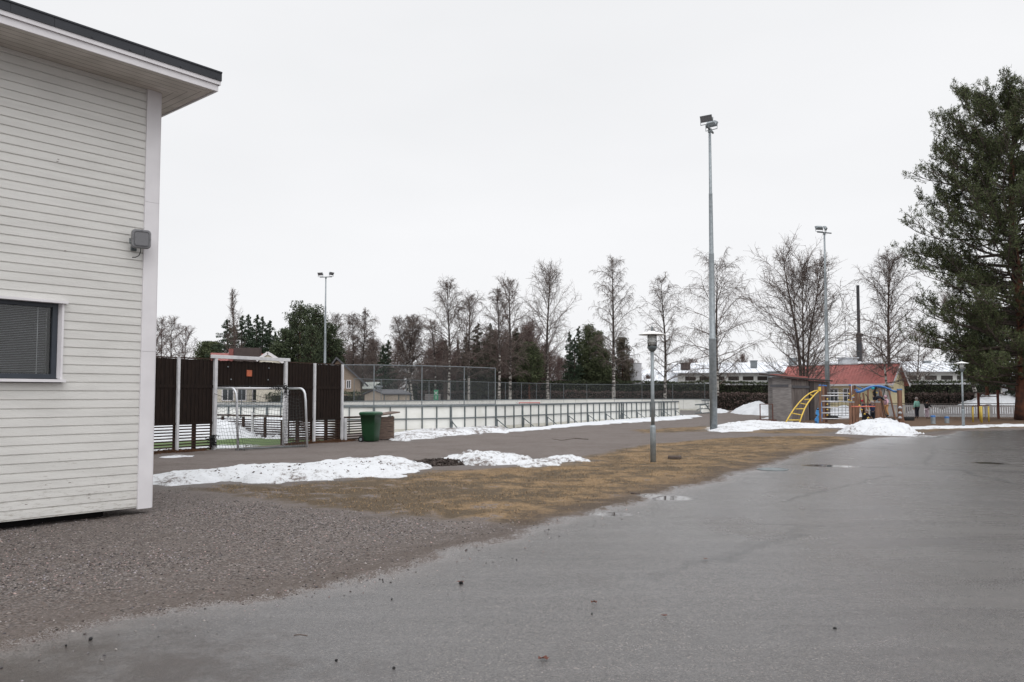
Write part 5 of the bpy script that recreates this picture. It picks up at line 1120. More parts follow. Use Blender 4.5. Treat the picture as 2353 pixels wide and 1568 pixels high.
def big_pine():
    Y = 51; q = pd(2349, 212, Y); bb = Vector((pd(2349, 960, Y).x, Y, 0)); H = q.z; T = thing('pine_tree', bb, 'big old pine with reddish trunk at the right edge, its crown filling the corner', 'tree')
    tp = [Vector((bb.x+.25*math.sin(z*.35), bb.y, z)) for z in np.linspace(0, H*.97, 16)]; m = MB(); m.tube(tp, [.48-.42*(i/15)**.9 for i in range(16)], 14); m.build('trunk', 'pinebark', T, True)
    r = np.random.default_rng(5); rr = random.Random(5); S = Segs(); P = []; prof = [(.05, .5), (.14, .65), (.277, .88), (.34, .84), (.4, .93), (.47, .90), (.54, 1.03), (.60, .88), (.64, .93), (.70, .84), (.79, .90), (.85, .78), (.9, .80), (.95, .62), (1.0, .44)]
    Rm = (2349-2055)/F*Y
    def env(t):
        for (a, x), (b, y) in zip(prof[:-1], prof[1:]):
            if t <= b: return x+(y-x)*max(0, (t-a))/(b-a)
        return .12
    n = 275
    for i in range(n):
        t = .10+.90*((i+rr.random())/n)**.85; az = i*2.39996+rr.uniform(-.5, .5); L_ = Rm*env(t)*rr.uniform(.62, 1.0); z = H*t-L_*(.30*t+.07); up = .10+.35*t
        br = grow(rr, np.array([bb.x, bb.y, max(z, .8)]), np.array([math.cos(az), math.sin(az), up-.1]), L_, 7, .09, -.12); S.line(br, .05+.05*(1-t), .018)
        for j in range(13):
            u = .25+.75*(j+rr.random())/13; k = min(int(u*7), 6); f = u*7-k; p = br[k]*(1-f)+br[min(k+1, 7)]*f; dd = norm(br[min(k+1, 7)]-br[k])
            L2 = (.35+.22*L_*(1-u*.6))*rr.uniform(.6, 1.2); b2 = grow(rr, p, norm(dd*.6+vec(rr, .55)*np.array([1, 1, .55])+np.array([0, 0, .25])), L2, 3, .2, -.28); S.line(b2, .022, .010)
            for q2 in range(7):
                v = rr.random()*.75+.25; k = min(int(v*3), 2); c = b2[k]+(b2[k+1]-b2[k])*(v*3-k)+vec(rr, .10)
                d = norm(norm(b2[k+1]-b2[k])*.6+vec(rr, .45)+np.array([0, 0, .5])); tip = c+d*.28; S.line([c, tip], .010, .007)
                s = r.random((15, 1)); P.append(c+d*.36*s+r.normal(size=(15, 3))*.04)
    S.build('branches', 'bark', T); P = np.vstack(P); n = len(P); C_ = gcol(r, n, (.120, .140, .062), (.040, .054, .027)); leafcloud('crown', P, np.full(n, .125), C_, 'leafmat', T, 8, .16, .5)
    # the darker evergreen standing behind it
    pine(2262, 700, 66, 120, 'dark evergreen behind the farther park lamp and under the big pine', 81, 880, dens=1.4, lobes=30, a=(.085, .10, .055), b=(.034, .044, .026)); spruce(2330, 690, 64, 150, 'dark spruce behind the trunk of the big pine', 82, a=(.055, .068, .04), b=(.022, .03, .018))
big_pine()
# ------------------------------------------------------------------ hedges
def hedge(pts, H, W_, label, seed, a, b, dens=260, sz=.16, wav=.1, m='leafmat', z0=0):
    r = np.random.default_rng(seed); T = thing('hedge', Vector((pts[0].x, pts[0].y, 0)), label, 'hedge'); core = MB(); P = []
    for p, q in zip(pts[:-1], pts[1:]):
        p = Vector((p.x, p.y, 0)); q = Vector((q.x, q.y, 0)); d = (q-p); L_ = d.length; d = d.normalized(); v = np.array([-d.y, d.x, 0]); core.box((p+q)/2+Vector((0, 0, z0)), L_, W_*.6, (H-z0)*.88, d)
        n = int(L_*dens); s = r.random(n)*L_; X = p.x+d.x*s; Yy = p.y+d.y*s; top = H*(1-wav*.5+wav*(fbm(X, Yy, .7, seed)*2-1)); face = r.random(n)
        u = np.where(face < .72, -W_/2*(1+.12*r.normal(size=n)), (r.random(n)-.5)*W_)*(1 if v[1] > 0 else -1); z = np.where(face < .72, z0+(top-z0)*r.random(n), top+.06*r.normal(size=n)); P.append(np.stack([X+v[0]*u, Yy+v[1]*u, z], 1))
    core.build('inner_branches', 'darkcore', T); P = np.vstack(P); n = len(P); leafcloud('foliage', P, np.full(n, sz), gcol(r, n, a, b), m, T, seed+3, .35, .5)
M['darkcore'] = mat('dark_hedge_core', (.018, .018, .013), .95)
GA, GB = (.070, .082, .045), (.026, .034, .020); BA, BB = (.14, .10, .09), (.06, .044, .04)
e = lambda x, Y: pd(x, 940, Y)
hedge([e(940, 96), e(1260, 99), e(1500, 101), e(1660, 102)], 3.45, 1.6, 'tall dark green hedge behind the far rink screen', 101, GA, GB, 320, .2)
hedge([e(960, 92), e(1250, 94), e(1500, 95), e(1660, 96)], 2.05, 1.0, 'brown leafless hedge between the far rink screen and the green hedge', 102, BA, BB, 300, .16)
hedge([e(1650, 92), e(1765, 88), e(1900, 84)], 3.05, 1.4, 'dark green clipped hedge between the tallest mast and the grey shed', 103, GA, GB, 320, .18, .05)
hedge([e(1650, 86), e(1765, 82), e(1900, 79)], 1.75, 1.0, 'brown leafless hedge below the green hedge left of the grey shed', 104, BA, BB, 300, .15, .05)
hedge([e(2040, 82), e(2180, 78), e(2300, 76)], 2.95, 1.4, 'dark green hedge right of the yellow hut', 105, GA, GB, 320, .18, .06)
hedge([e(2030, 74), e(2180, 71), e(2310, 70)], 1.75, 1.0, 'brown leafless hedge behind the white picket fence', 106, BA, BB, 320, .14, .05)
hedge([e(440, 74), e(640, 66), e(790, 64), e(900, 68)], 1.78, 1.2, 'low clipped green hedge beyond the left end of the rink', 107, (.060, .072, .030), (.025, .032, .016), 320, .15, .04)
# ------------------------------------------------------------------ houses beyond
def gable_house(T, a, b, depth, eave, ridge, wall, roof, over=.4, back=1):     # a-b front eave line
    a = Vector((a.x, a.y, 0)); b = Vector((b.x, b.y, 0)); d = (b-a).normalized(); n = Vector((-d.y, d.x, 0))*back; Z = Vector((0, 0, 1)); c = a+n*depth; e_ = b+n*depth; mid = depth/2
    m = MB(); vs = [a, b, e_, c, a+Z*eave, b+Z*eave, e_+Z*eave, c+Z*eave, a+n*mid+Z*ridge, b+n*mid+Z*ridge]; m.add(vs, [(0, 1, 5, 4), (2, 3, 7, 6), (1, 2, 6, 9, 5), (3, 0, 4, 8, 7)]); m.build('wall', wall, T)
    k = (ridge-eave)/mid; m = MB(); A = a-d*over; B_ = b+d*over; t = Z*.10
    for s in (0, 1):
        o = (n*-over) if s == 0 else n*(depth+over); z = eave-k*over; p = [A+o+Z*z, B_+o+Z*z, B_+n*mid+Z*ridge, A+n*mid+Z*ridge]; m.add([q+Z*.02 for q in p]+[q+t for q in p], [(0, 1, 2, 3), (4, 7, 6, 5), (0, 4, 5, 1), (1, 5, 6, 2), (2, 6, 7, 3), (3, 7, 4, 0)])
    m.build('roof', roof, T); return a, b, d, n
def openings(T, a, d, n, specs, fm='white_paint', gm='glass', name='window', mull=True):
    for s, z, w, h in specs:
        c = a+d*s-n*.02; m = MB(); m.box(c+Vector((0, 0, z)), w+.16, .06, .08, d); m.box(c+Vector((0, 0, z+h)), w+.16, .06, .08, d)
        for q in (-1, 1): m.box(c+d*(q*(w/2+.04))+Vector((0, 0, z+.08)), .08, .06, h-.08, d)
        if mull: m.box(c+Vector((0, 0, z+.08)), .05, .05, h-.08, d)
        f = m.build(name, fm, T); m = MB(); m.box(c+n*.005+Vector((0, 0, z+.06)), w+.02, .03, h-.04, d); m.build('pane', gm, f)
def houses():
    # yellow hut with red sheet roof
    A = pd(1800, 950, 73); B = pd(2045, 948, 66.5); eav = pd(1960, 880, 69.5).z; rdg = pd(2050, 841, 68.5).z+.1; T = thing('yellow_hut', Vector((A.x, A.y, 0)), 'small yellow boarded building with a red sheet metal roof', 'building')
    a, b, d, n = gable_house(T, A, B, 3.6, eav, rdg, 'yellow_wall', 'red_roof', .35)
    L_ = (b-a).length; m = MB()
    for k in range(int(L_/.28)): s = k*.28-.3; o = -n*.35; m.beam(a+d*s+o+Vector((0, 0, eav-.2*(rdg-eav)/1.8+.13)), a+d*s+n*1.8+Vector((0, 0, rdg+.12)), .03, .03)
    m.build('roof_seam', 'red_roof', T); m = MB(); m.box((a+b)/2-n*.37+Vector((0, 0, eav-.28)), L_+.7, .04, .16, d); k = (rdg-eav)/1.8
    for s in (-1, 1): p = b+d*.37+n*(1.8+s*2.15)+Vector((0, 0, eav-.35*k)); m.beam(p, b+d*.37+n*1.8+Vector((0, 0, rdg)), .04, .18)
    m.box((a+b)/2+n*1.8+Vector((0, 0, rdg+.08)), L_+.7, .2, .07, d); m.build('trim', 'white_paint', T)
    sd_ = MB()
    for k in range(22): sd_.box((a+b)/2-n*.008+Vector((0, 0, .05+k*.115)), L_, .016, .10, d)
    sd_.build('siding', 'yellow_wall', T)
    s1 = [( (onl(a, d, x)-a).dot(d), .95, .62, 1.15) for x in (1918, 1949)]; openings(T, a, d, n, s1)
    m = MB(); q = onl(a, d, 2033); m.box(q-n*.04+Vector((0, 0, 0)), 1.1, .06, 2.05, d); dr = m.build('door', 'offwhite', T); m = MB(); m.box(q-n*.6+Vector((0, 0, 2.15)), 1.6, 1.0, .08, d); m.build('porch_roof', 'grey_roof', T); m = MB(); m.box(onl(a, d, 2022)-n*.06, .5, .04, 2.0, d); m.build('side_panel', 'lightgrey', T)
    # long low white building with snowy roof
    Y1, Y2 = 112, 104; A = Vector((pd(1560, 900, Y1).x, Y1, 0)); B = Vector((pd(2330, 900, Y2).x, Y2, 0)); eav = pd(1900, 855, 108.5).z; rdg = pd(1900, 829, 112).z; T = thing('long_building', A, 'long low white building with snow covered roof and a band of clerestory windows', 'building')
    a, b, d, n = gable_house(T, A, B, 22, eav, rdg, 'offwhite', 'snow_roof', .8); L_ = (b-a).length; s = 1.6
    while s < L_-1.5: openings(T, a, d, n, [(s, eav-1.22, 1.45, .66)], 'offwhite', 'brownglass', mull=False); s += 1.95
    m = MB(); m.box((a+b)/2-n*.6+Vector((0, 0, eav-1.75)), L_, 1.2, .35, d); m.build('canopy_edge', 'lightgrey', T)
    m = MB(); k_ = (rdg-eav)/11; s = 0
    while s < L_: m.beam(a+d*s-n*.8+Vector((0, 0, eav-.8*k_+.13)), a+d*s+n*11+Vector((0, 0, rdg+.13)), .05, .05); s += .9
    m.build('roof_seam', 'lightgrey', T)
    for x, y, w, h, mt in ((1575, 840, 1.2, .45, 'darkbrick'), (1732, 835, .8, .5, 'galvm'), (1822, 834, .9, 1.1, 'galv'), (1948, 830, 2.1, .7, 'lightgrey'), (1778, 868, 1.4, 1.4, 'galv'), (2130, 838, .9, .8, 'galv')):
        p = pd(x, y, 114 if y < 850 else 107); m = MB(); m.box(Vector((p.x, p.y, p.z-h/2-.4)), w, w*.8, h+.4); m.box(Vector((p.x, p.y, p.z+h/2)), w*1.15, w*.95, .15); m.build('roof_vent', mt, T)
    # lower left wing
    A = Vector((pd(1440, 905, 124).x, 124, 0)); B = Vector((pd(1660, 905, 116).x, 116, 0)); T = thing('building_wing', A, 'lower white gabled wing with snowy roof at the left end of the long building', 'building')
    gable_house(T, A, B, 16, pd(1550, 877, 120).z, pd(1550, 848, 124).z, 'offwhite', 'snow_roof', .8); m = MB(); p = pd(1461, 885, 105); m.lathe((p.x, p.y, 2), [(.78, 0), (.78, pd(1461, 836, 105).z-2), (.84, pd(1461, 835, 105).z-2), (.001, pd(1461, 834, 105).z-2)], 20)
    tag(m.build('silo', 'siloww', org=(p.x, p.y, 0)), 'pale grey ribbed cylindrical vent tower beside the small pine', 'tower')
    # right hand building corner behind the pine
    A = pd(2305, 945, 75); B = pd(2420, 945, 72); T = thing('school_annex', Vector((A.x, A.y, 0)), 'grey building with tall windows half hidden behind the big pine', 'building'); a, b, d, n = gable_house(T, A, B, 8, 3.3, 4.6, 'lightgrey', 'snow_roof', .4); openings(T, a, d, n, [(1.1, 1.15, 1.3, 1.75), (2.6, 1.15, 1.3, 1.75), (4.1, 1.15, 1.3, 1.75)])
    # red roofed house above the court wall
    A = pd(500, 905, 66); B = pd(606, 905, 67.5); T = thing('red_roof_house', Vector((A.x, A.y, 0)), 'house with red tiled roof and big dark chimney showing over the court wall', 'house'); eav = pd(560, 838, 68).z; rdg = pd(540, 815, 70).z
    a, b, d, n = gable_house(T, A, B, 7, eav-.8, rdg, 'cream', 'red_tile', .4); openings(T, a, d, n, [(.8, 1.1, .8, 1.1), (1.9, 1.1, .6, 1.1), (3.2, 1.1, .8, 1.1)])
    m = MB(); p = pd(567.5, 840, 66.2); m.box(Vector((p.x, p.y, 3.0)), 2.2, .6, pd(566, 800, 66.2).z-3.0); m.build('chimney', 'darkbrick', T); m = MB(); p = pd(532, 840, 66); m.box(Vector((p.x, p.y, 3.0)), .38, .4, pd(532, 802, 66).z-3.0); m.build('red_flue', 'red_tile', T)
    T = thing('gable_porch', pd(625, 905, 66), 'small red roofed gable with white barge boards right of the dark chimney', 'house'); C0 = pd(640, 905, 66); f = Vector((d.x, d.y, 0)); l_ = pd(590, 829, 66); r_ = pd(652, 834, 66); ap = pd(616, 811, 66)
    m = MB(); m.add([Vector((l_.x, l_.y, 0)), Vector((r_.x, r_.y, 0)), r_, ap, l_], [(0, 1, 2, 3, 4)]); m.build('wall', 'cream', T); m = MB(); bk = Vector((-1.6, 4.3, 0)); m.add([l_, ap, ap+bk, l_+bk, r_, r_+bk], [(0, 1, 2, 3), (1, 4, 5, 2)]); m.build('roof', 'red_tile', T); m = MB(); o = Vector((0, -.1, 0)); m.beam(ap+o, r_+o+Vector((.2, 0, -.12)), .05, .22); m.beam(ap+o, l_+o, .05, .22); m.build('barge_board', 'white_paint', T)
    # cream house front seen through the opening
    # brick gable house
    T = thing('brick_house', pd(800, 905, 78), 'pale brick gabled house with a dark roof right of the court wall', 'house'); Y = 76; L1 = pd(745, 905, Y); R1 = pd(828, 905, Y); AP = pd(775, 828, Y); rz = pd(828, 874, Y); lz = Vector((L1.x, Y, rz.z)); Z = Vector((0, 0, 1))
    m = MB(); bk = Vector((-1.5, 9, 0)); m.add([Vector((L1.x, Y, 0)), Vector((R1.x, Y, 0)), Vector((R1.x, Y, rz.z)), AP, lz], [(0, 1, 2, 3, 4)]); m.add([Vector((R1.x, Y, 0)), Vector((R1.x, Y, 0))+bk, Vector((R1.x, Y, rz.z))+bk, Vector((R1.x, Y, rz.z))], [(0, 1, 2, 3)]); m.build('wall', 'brick', T)
    m = MB(); e1 = Vector((R1.x+.7, Y-.4, rz.z-.6)); e2 = Vector((L1.x-.7, Y-.4, rz.z-.6)); a2 = AP+Vector((0, -.4, .1))
    m.add([e1, a2, a2+bk, e1+bk, e1+Z*.22, a2+Z*.22, a2+bk+Z*.22, e1+bk+Z*.22], [(0, 3, 2, 1), (4, 5, 6, 7), (0, 1, 5, 4), (3, 0, 4, 7)]); m.add([e2, a2, a2+bk, e2+bk, e2+Z*.22, a2+Z*.22], [(0, 1, 2, 3), (0, 4, 5, 1)]); m.build('roof', 'grey_roof', T)
    openings(T, Vector((L1.x, Y, 0)), Vector((1, 0, 0)), Vector((0, 1, 0)), [((pd(801, 900, Y).x-L1.x), 2.2, .30, .75), ((pd(786, 900, Y).x-L1.x), 2.2, .30, .75)])
    T = thing('low_house', pd(850, 905, 92), 'low house with a pale snowy hipped roof beyond the rink screen', 'house'); A = pd(820, 915, 92); B = pd(872, 915, 92); gable_house(T, A, B, 8, pd(840, 893, 92).z, pd(840, 880, 96).z, 'brick', 'snowgreen', .5)
    T = thing('red_brick_block', pd(960, 915, 110), 'distant low red brick building behind the birch clump', 'building'); A = pd(940, 915, 112); B = pd(1018, 915, 112); gable_house(T, A, B, 8, pd(960, 893, 112).z, pd(960, 887, 112).z, 'pinkbrick', 'grey_roof', .3)
    # transformer hut
    A = pd(881, 935, 62); B = pd(943, 935, 64); T = thing('transformer_hut', Vector((A.x, A.y, 0)), 'small beige panelled service hut with dark roof behind the rink', 'hut'); ev = pd(910, 907, 62).z; a, b, d, n = gable_house(T, A, B, 2.4, ev, ev+.32, 'beige', 'grey_roof', .12); m = MB()
    for s in (.02, .55, .98): m.box(a.lerp(b, s)-n*.03, .07, .04, ev-.02, d)
    m.build('corner_strip', 'galvd', T)
    m = MB(); m.lathe(a.lerp(b, .18)+n*1.2+Vector((0, 0, ev+.2)), [(.15, 0), (.15, .35), (.3, .38), (.3, .5), (.001, .52)], 10); m.build('roof_vent', 'galv', T)
    m = MB(); m.add([a.lerp(b, .26)-n*.02+Vector((0, 0, ev-.75)), a.lerp(b, .34)-n*.02+Vector((0, 0, ev-.75)), a.lerp(b, .30)-n*.02+Vector((0, 0, ev-.5))], [(0, 1, 2)]); m.build('warning_sign', 'yellow', T)
    # weathered board stack with green sign
    A = pd(976, 935, 70); B = pd(1012, 935, 70); T = thing('board_stack', Vector((A.x, A.y, 0)), 'grey weathered timber stand with a green sign behind the rink', 'stand'); z1 = pd(990, 905, 70).z; m = MB()
    for k in range(9): m.box(Vector(((A.x+B.x)/2+random.uniform(-.03, .03), 70, .1+k*(z1-.1)/9)), B.x-A.x, .12, (z1-.1)/9*.85)
    m.build('boards', 'plywood', T); m = MB(); p = pd(1002, 908, 69.8); m.box(Vector((p.x, p.y, p.z-.45)), .38, .04, .9); sg = m.build('sign', 'sign_green', T)
    m = MB(); m.beam(Vector((p.x-.12, p.y-.04, p.z+.02)), Vector((p.x+.12, p.y-.04, p.z+.3)), .05, .05); m.beam(Vector((p.x+.12, p.y-.04, p.z+.02)), Vector((p.x-.12, p.y-.04, p.z+.3)), .05, .05); m.beam(Vector((p.x, p.y-.04, p.z-.05)), Vector((p.x, p.y-.04, p.z-.35)), .06, .05); m.build('marking', 'white_paint', sg)
for k, v in {'lightgrey': ((.42, .43, .45), .5), 'brownglass': ((.03, .024, .022), .3), 'siloww': ((.55, .55, .58), .5), 'darkbrick': ((.065, .048, .045), .7), 'pinkbrick': ((.32, .20, .165), .8), 'snowgreen': ((.55, .58, .54), .6)}.items(): M[k] = mat(k, v[0], v[1])
houses()
# ------------------------------------------------------------------ grey shed, rail, playground
def shed():
    Bp = px(1820, 969.5); Cp = px(1906, 962.5); d = (Cp-Bp).normalized(); n = Vector((-d.y, d.x, 0)); Ap = Bp+n*((onl(Bp, n, 1776)-Bp).dot(n)); A2 = Bp+n*((onl(Bp, n, 1762)-Bp).dot(n))
    h1 = pd(1776, 866, Ap.y).z; h2 = pd(1820, 872, Bp.y).z; h3 = pd(1906, 878, Cp.y).z; T = thing('grey_shed', Bp, 'old grey plywood shed with low sloping roof beside the yellow ladder', 'shed'); Z = Vector((0, 0, 1)); D_ = Cp+(Ap-Bp)
    m = MB(); m.add([Ap, Bp, Bp+Z*h2, Ap+Z*h1], [(0, 1, 2, 3)]); m.add([D_, Ap, Ap+Z*h1, D_+Z*(h3+.1)], [(0, 1, 2, 3)]); m.add([Cp, D_, D_+Z*(h3+.1), Cp+Z*h3], [(0, 1, 2, 3)]); m.build('end_wall', 'plywood', T)
    m = MB(); L_ = (Cp-Bp).length; cuts = [0, .43, .55, 1.0]
    for i, (p, q) in enumerate(zip(cuts[:-1], cuts[1:])):
        a = Bp+d*(L_*p+.01); b = Bp+d*(L_*q-.01); o = -n*(.03 if i == 1 else 0); za, zb = h2+(h3-h2)*p, h2+(h3-h2)*q; m.add([a+o, b+o, b+o+Z*zb, a+o+Z*za], [(0, 1, 2, 3)])
    m.build('door_wall', 'plywood_dark', T); m = MB(); m.box(Bp+d*(L_*.49)-n*.05, L_*.12, .04, h2-.1, d); m.build('dark_panel', 'darkply', T); m = MB(); m.box(Bp+d*(L_*.22)-n*.03+Z*(h2-.52), L_*.42, .05, .16, d); m.box(Ap.lerp(Bp, .35)+Vector((-.0, -.03, 0))+Z*(h1-.62), 1.1, .05, .14, (Bp-Ap)); m.build('batten', 'grey_roof', T)
    m = MB(); u = (Ap-Bp).normalized(); P = [Bp-d*.35-u*.2, Cp+d*.25-u*.2, Cp+d*.25+(Ap-Bp)+u*.7, Ap-d*.35+u*.7]; zz = [h2+.03, h3+.02, h3+.25, h1+.12]; m.add([Vector((p.x, p.y, z)) for p, z in zip(P, zz)]+[Vector((p.x, p.y, z+.09)) for p, z in zip(P, zz)], [(0, 3, 2, 1), (4, 5, 6, 7), (0, 1, 5, 4), (1, 2, 6, 5), (2, 3, 7, 6), (3, 0, 4, 7)]); m.build('roof', 'felt', T)
    m = MB(); e1 = pd(1776, 862, Ap.y+1.6); e2 = pd(1850, 868, Cp.y-.5); m.beam(e1, e2, .4, .12); m.build('red_sheet', 'red_roof', T)
    m = MB(); m.add([A2+u*.0+d*.3, Ap+d*.3, Ap+d*.3+Z*(h1-.02), A2+d*.3+Z*(h1-.05)], [(0, 1, 2, 3)]); m.build('side_bay', 'plywood', T)
    # tube rail
    a = px(1747, 969); b = px(1776, 970); T = thing('tube_rail', a, 'rusty brown tube frame standing left of the grey shed', 'rail'); h = pd(1747, 929, a.y).z; m = MB(); m.tube([a, a+Z*h, b+Z*h, b], .035, 8); m.build('frame', 'rust', T); m = MB(); m.box((a+b)/2, 1.0, .6, .14, (b-a)); m.build('base', 'rust', T)
M['darkply'] = mat('tarred_board', (.05, .04, .04), .8); M['felt'] = mat('roofing_felt', (.05, .036, .034), .8); M['rust'] = mat('rusty_steel', (.11, .045, .032), .7)
shed()
def P_(zx, zy, Y): x, y = zB(zx, zy); return pd(x, y, Y)
def post(T, zx, zt, Y, w, m='playwood', cap=None, name='post', zx2=None):
    w *= .78
    t = P_(zx, zt, Y); b = Vector((t.x, t.y, 0)) if zx2 is None else Vector((P_(zx2, zt, Y).x, Y, 0)); q = MB(); q.beam(b-Vector((0, 0, .1)), t, w, w, (0, 1, 0)); o = q.build(name, m, T, bevel=.01)
    if cap: q = MB(); q.box(t-Vector((0, 0, .02)), w*1.08, w*1.08, .06); q.build('cap', cap, o)
def playground():
    b = px(*zB(1107, 1165)); T = thing('climbing_frame', b, 'timber climbing frame with silver bars and the curved yellow ladder', 'climbing frame')
    post(T, 1107, 645, 43.5, .12, cap='blue'); post(T, 1150, 648, 45.2, .13, cap='blue'); post(T, 1185, 652, 46.6, .13, 'dark_playwood', 'blue'); post(T, 1512, 645, 45, .12, cap='blue'); post(T, 1552, 660, 46.5, .12)
    for y in (785, 860, 941, 1017, 1093): q = MB(); q.tube([P_(1112, y, 43.5), P_(1500, y+3, 43.5)], .028, 8); q.build('bar', 'silver', T, True)
    q = MB(); q.tube([P_(1190, 750, 46.6), P_(1575, 752, 46.6)], .028, 8); q.tube([P_(1520, 808, 45), P_(1590, 806, 45)], .03, 8); q.tube([P_(1530, 640, 45), P_(1530, 800, 45)], .02, 8); q.build('bar', 'silver', T, True)
    q = MB()
    for y in (832, 905, 975, 1050): q.tube([P_(1200, y, 46.4), P_(1500, y+6, 46.4)], .012, 5)
    for x in (1270, 1310, 1355, 1405, 1455): q.tube([P_(x, 832, 46.4), P_(x, 1055, 46.4)], .012, 5)
    q.build('rope_net', 'rope', T); q = MB()
    for x, y in ((1208, 830), (1208, 900), (1208, 972), (1208, 1045), (1528, 855), (1495, 842), (1590, 850), (1545, 790), (1570, 775), (1500, 760)): p = P_(x, y, 46.2 if x < 1300 else 44.6); q.lathe(p-Vector((0, 0, .04)), [(.02, 0), (.05, .02), (.05, .05), (.02, .08)], 8)
    q.build('knob', 'yellow', T)
    # curved ladder: two bent rails and rungs
    lp = [(637, 1165), (700, 1055), (765, 955), (835, 870), (905, 800), (970, 752), (1035, 722), (1100, 712)]; rp = [(825, 1170), (870, 1040), (905, 955), (945, 885), (990, 825), (1030, 780), (1068, 742), (1100, 716)]
    lad = MB(); l3 = [P_(x, y, 42.6+.13*i) for i, (x, y) in enumerate(lp)]; r3 = [P_(x, y, 42.2+.18*i) for i, (x, y) in enumerate(rp)]; lad.tube(l3, .034, 8); lad.tube(r3, .034, 8); lo = lad.build('ladder', 'yellow', T, True); q = MB()
    for y in ((672, 1112, 838, 1112), (735, 1020, 862, 1045), (780, 963, 900, 960), (845, 885, 930, 903), (898, 838, 985, 832), (975, 770, 1020, 785)): i = (1112-y[1])/400; q.tube([P_(y[0], y[1], 42.7+i*.9), P_(y[2], y[3], 42.4+i*1.2)], .028, 8)
    q.build('rung', 'yellow', lo, True); q = MB(); q.box(P_(1103, 722, 43.4), .12, .12, .22); q.build('clamp', 'yellow', lo)
    # spring rider
    b = px(*zB(1085, 1155)); T = thing('spring_rider', Vector((b.x, b.y, 0)), 'light blue curved play rider beside the left posts of the climbing frame', 'spring rider'); Y = 44.4; prof = [(1050, 1160), (1045, 1100), (1060, 1085), (1070, 1060), (1058, 1020), (1065, 985), (1085, 950), (1095, 985), (1090, 1010), (1100, 1040), (1085, 1070), (1095, 1100), (1090, 1160)]
    def slab(pr, Y, th, nm, mt): q = MB(); n = len(pr); f = [P_(x, y, Y) for x, y in pr]; k = [p+Vector((0, th, 0)) for p in f]; q.add(f+k, [tuple(range(n)), tuple(range(2*n-1, n-1, -1))]+[(i, n+i, n+(i+1) % n, (i+1) % n) for i in range(n)]); return q.build(nm, mt, T)
    slab(prof, Y, .1, 'body', 'lightblue'); slab([(1128, 1130), (1122, 1000), (1120, 890), (1130, 870), (1138, 930), (1142, 1030), (1138, 1130)], Y+.3, .1, 'back_panel', 'lightblue'); q = MB(); q.tube([P_(1066, 966, Y), P_(1092, 970, Y)], .03, 6); q.tube([P_(1048, 1050, Y), P_(1070, 1048, Y)], .03, 6); q.tube([P_(1040, 1138, Y), P_(1070, 1140, Y)], .03, 6); q.build('handle', 'rubber', T)
    # low bar
    b = px(*zB(1515, 1195)); T = thing('turning_bar', b, 'low salmon red turning bar between short timber posts behind the snow pile', 'play bar')
    for x in (1515, 1552, 1868, 1896): post(T, x, 872, 41, .14 if x < 1600 else .15, cap='galv')
    q = MB(); q.tube([P_(1530, 932, 40.95), P_(1850, 930, 40.95)], .03, 8); q.build('bar', 'redbar', T, True)
    # arch climber
    b = px(*zB(1600, 1110)); T = thing('arch_climber', Vector((b.x, b.y, 0)), 'timber play frame topped by the blue curved arch with children on it', 'climbing frame')
    post(T, 1592, 706, 44.5, .18, cap='blue'); post(T, 2177, 703, 43, .24, cap='blue'); post(T, 1640, 745, 45.5, .12, zx2=1605); post(T, 1690, 745, 46, .11, zx2=1730); post(T, 1755, 700, 46.5, .11, 'playwood', zx2=1735); post(T, 1920, 720, 47, .16, zx2=1985); post(T, 1900, 800, 46, .14, zx2=1945)
    post(T, 2030, 700, 47, .10, zx2=2125); post(T, 2190, 920, 44.5, .10, zx2=2240); post(T, 1575, 645, 48, .13, 'dark_playwood', zx2=1560); post(T, 1850, 690, 48, .12, 'playwood', zx2=1830); post(T, 1915, 690, 48.5, .11, 'playwood', zx2=1900)
    for k, (dy, Y) in enumerate(((0, 43.2), (10, 44.3))):
        q = MB(); pts = [(1592, 728), (1635, 728), (1670, 716), (1720, 690), (1785, 664), (1860, 652), (1930, 658), (1990, 674), (2045, 698), (2095, 722), (2142, 726)]; q.tube([P_(x+(k*12), y+dy, Y) for x, y in pts], .045, 8); a = q.build('arch_tube', 'blue', T, True)
    q = MB()
    for x0, x1 in ((1680, 1700), (1760, 1775), (1870, 1880), (1960, 1968), (2060, 2050)): yy = 705-50*math.sin(math.pi*(x0-1592)/550); q.tube([P_(x0, yy+3, 43.2), P_(x1, yy+12, 44.3)], .025, 6)
    q.tube([P_(1610, 655, 46), P_(1700, 700, 46)], .02, 6); q.tube([P_(1600, 650, 46), P_(1690, 690, 46)], .02, 6); q.build('arch_rung', 'blue', T, True); q = MB()
    for x, y in ((1668, 972), (1755, 1083), (1710, 1030), (1870, 745), (1820, 735), (1640, 915), (2188, 1018)): p = P_(x, y, 44.2); q.lathe(p-Vector((0, 0, .05)), [(.02, 0), (.06, .03), (.06, .06), (.02, .09)], 8)
    q.build('climbing_knob', 'yellow', T); q = MB()
    for x, y in ((2185, 945), (2185, 1015), (2185, 1080)): p = P_(x, y, 42.85); q.lathe(p-Vector((0, 0, .08)), [(.02, 0), (.1, .05), (.1, .10), (.02, .16)], 8)
    q.build('grip', 'lightgrey', T)
    q = MB()
    for pts in (((1660, 800), (1650, 900), (1690, 1010)), ((1720, 760), (1800, 900), (1820, 1080)), ((1980, 700), (1940, 860), (1990, 1050)), ((1640, 900), (1760, 905), (1830, 890)), ((1690, 1040), (1760, 1060), (1830, 1050))): q.tube([P_(x, y, 45.5) for x, y in pts], .022, 5)
    q.build('rope', 'rope', T)
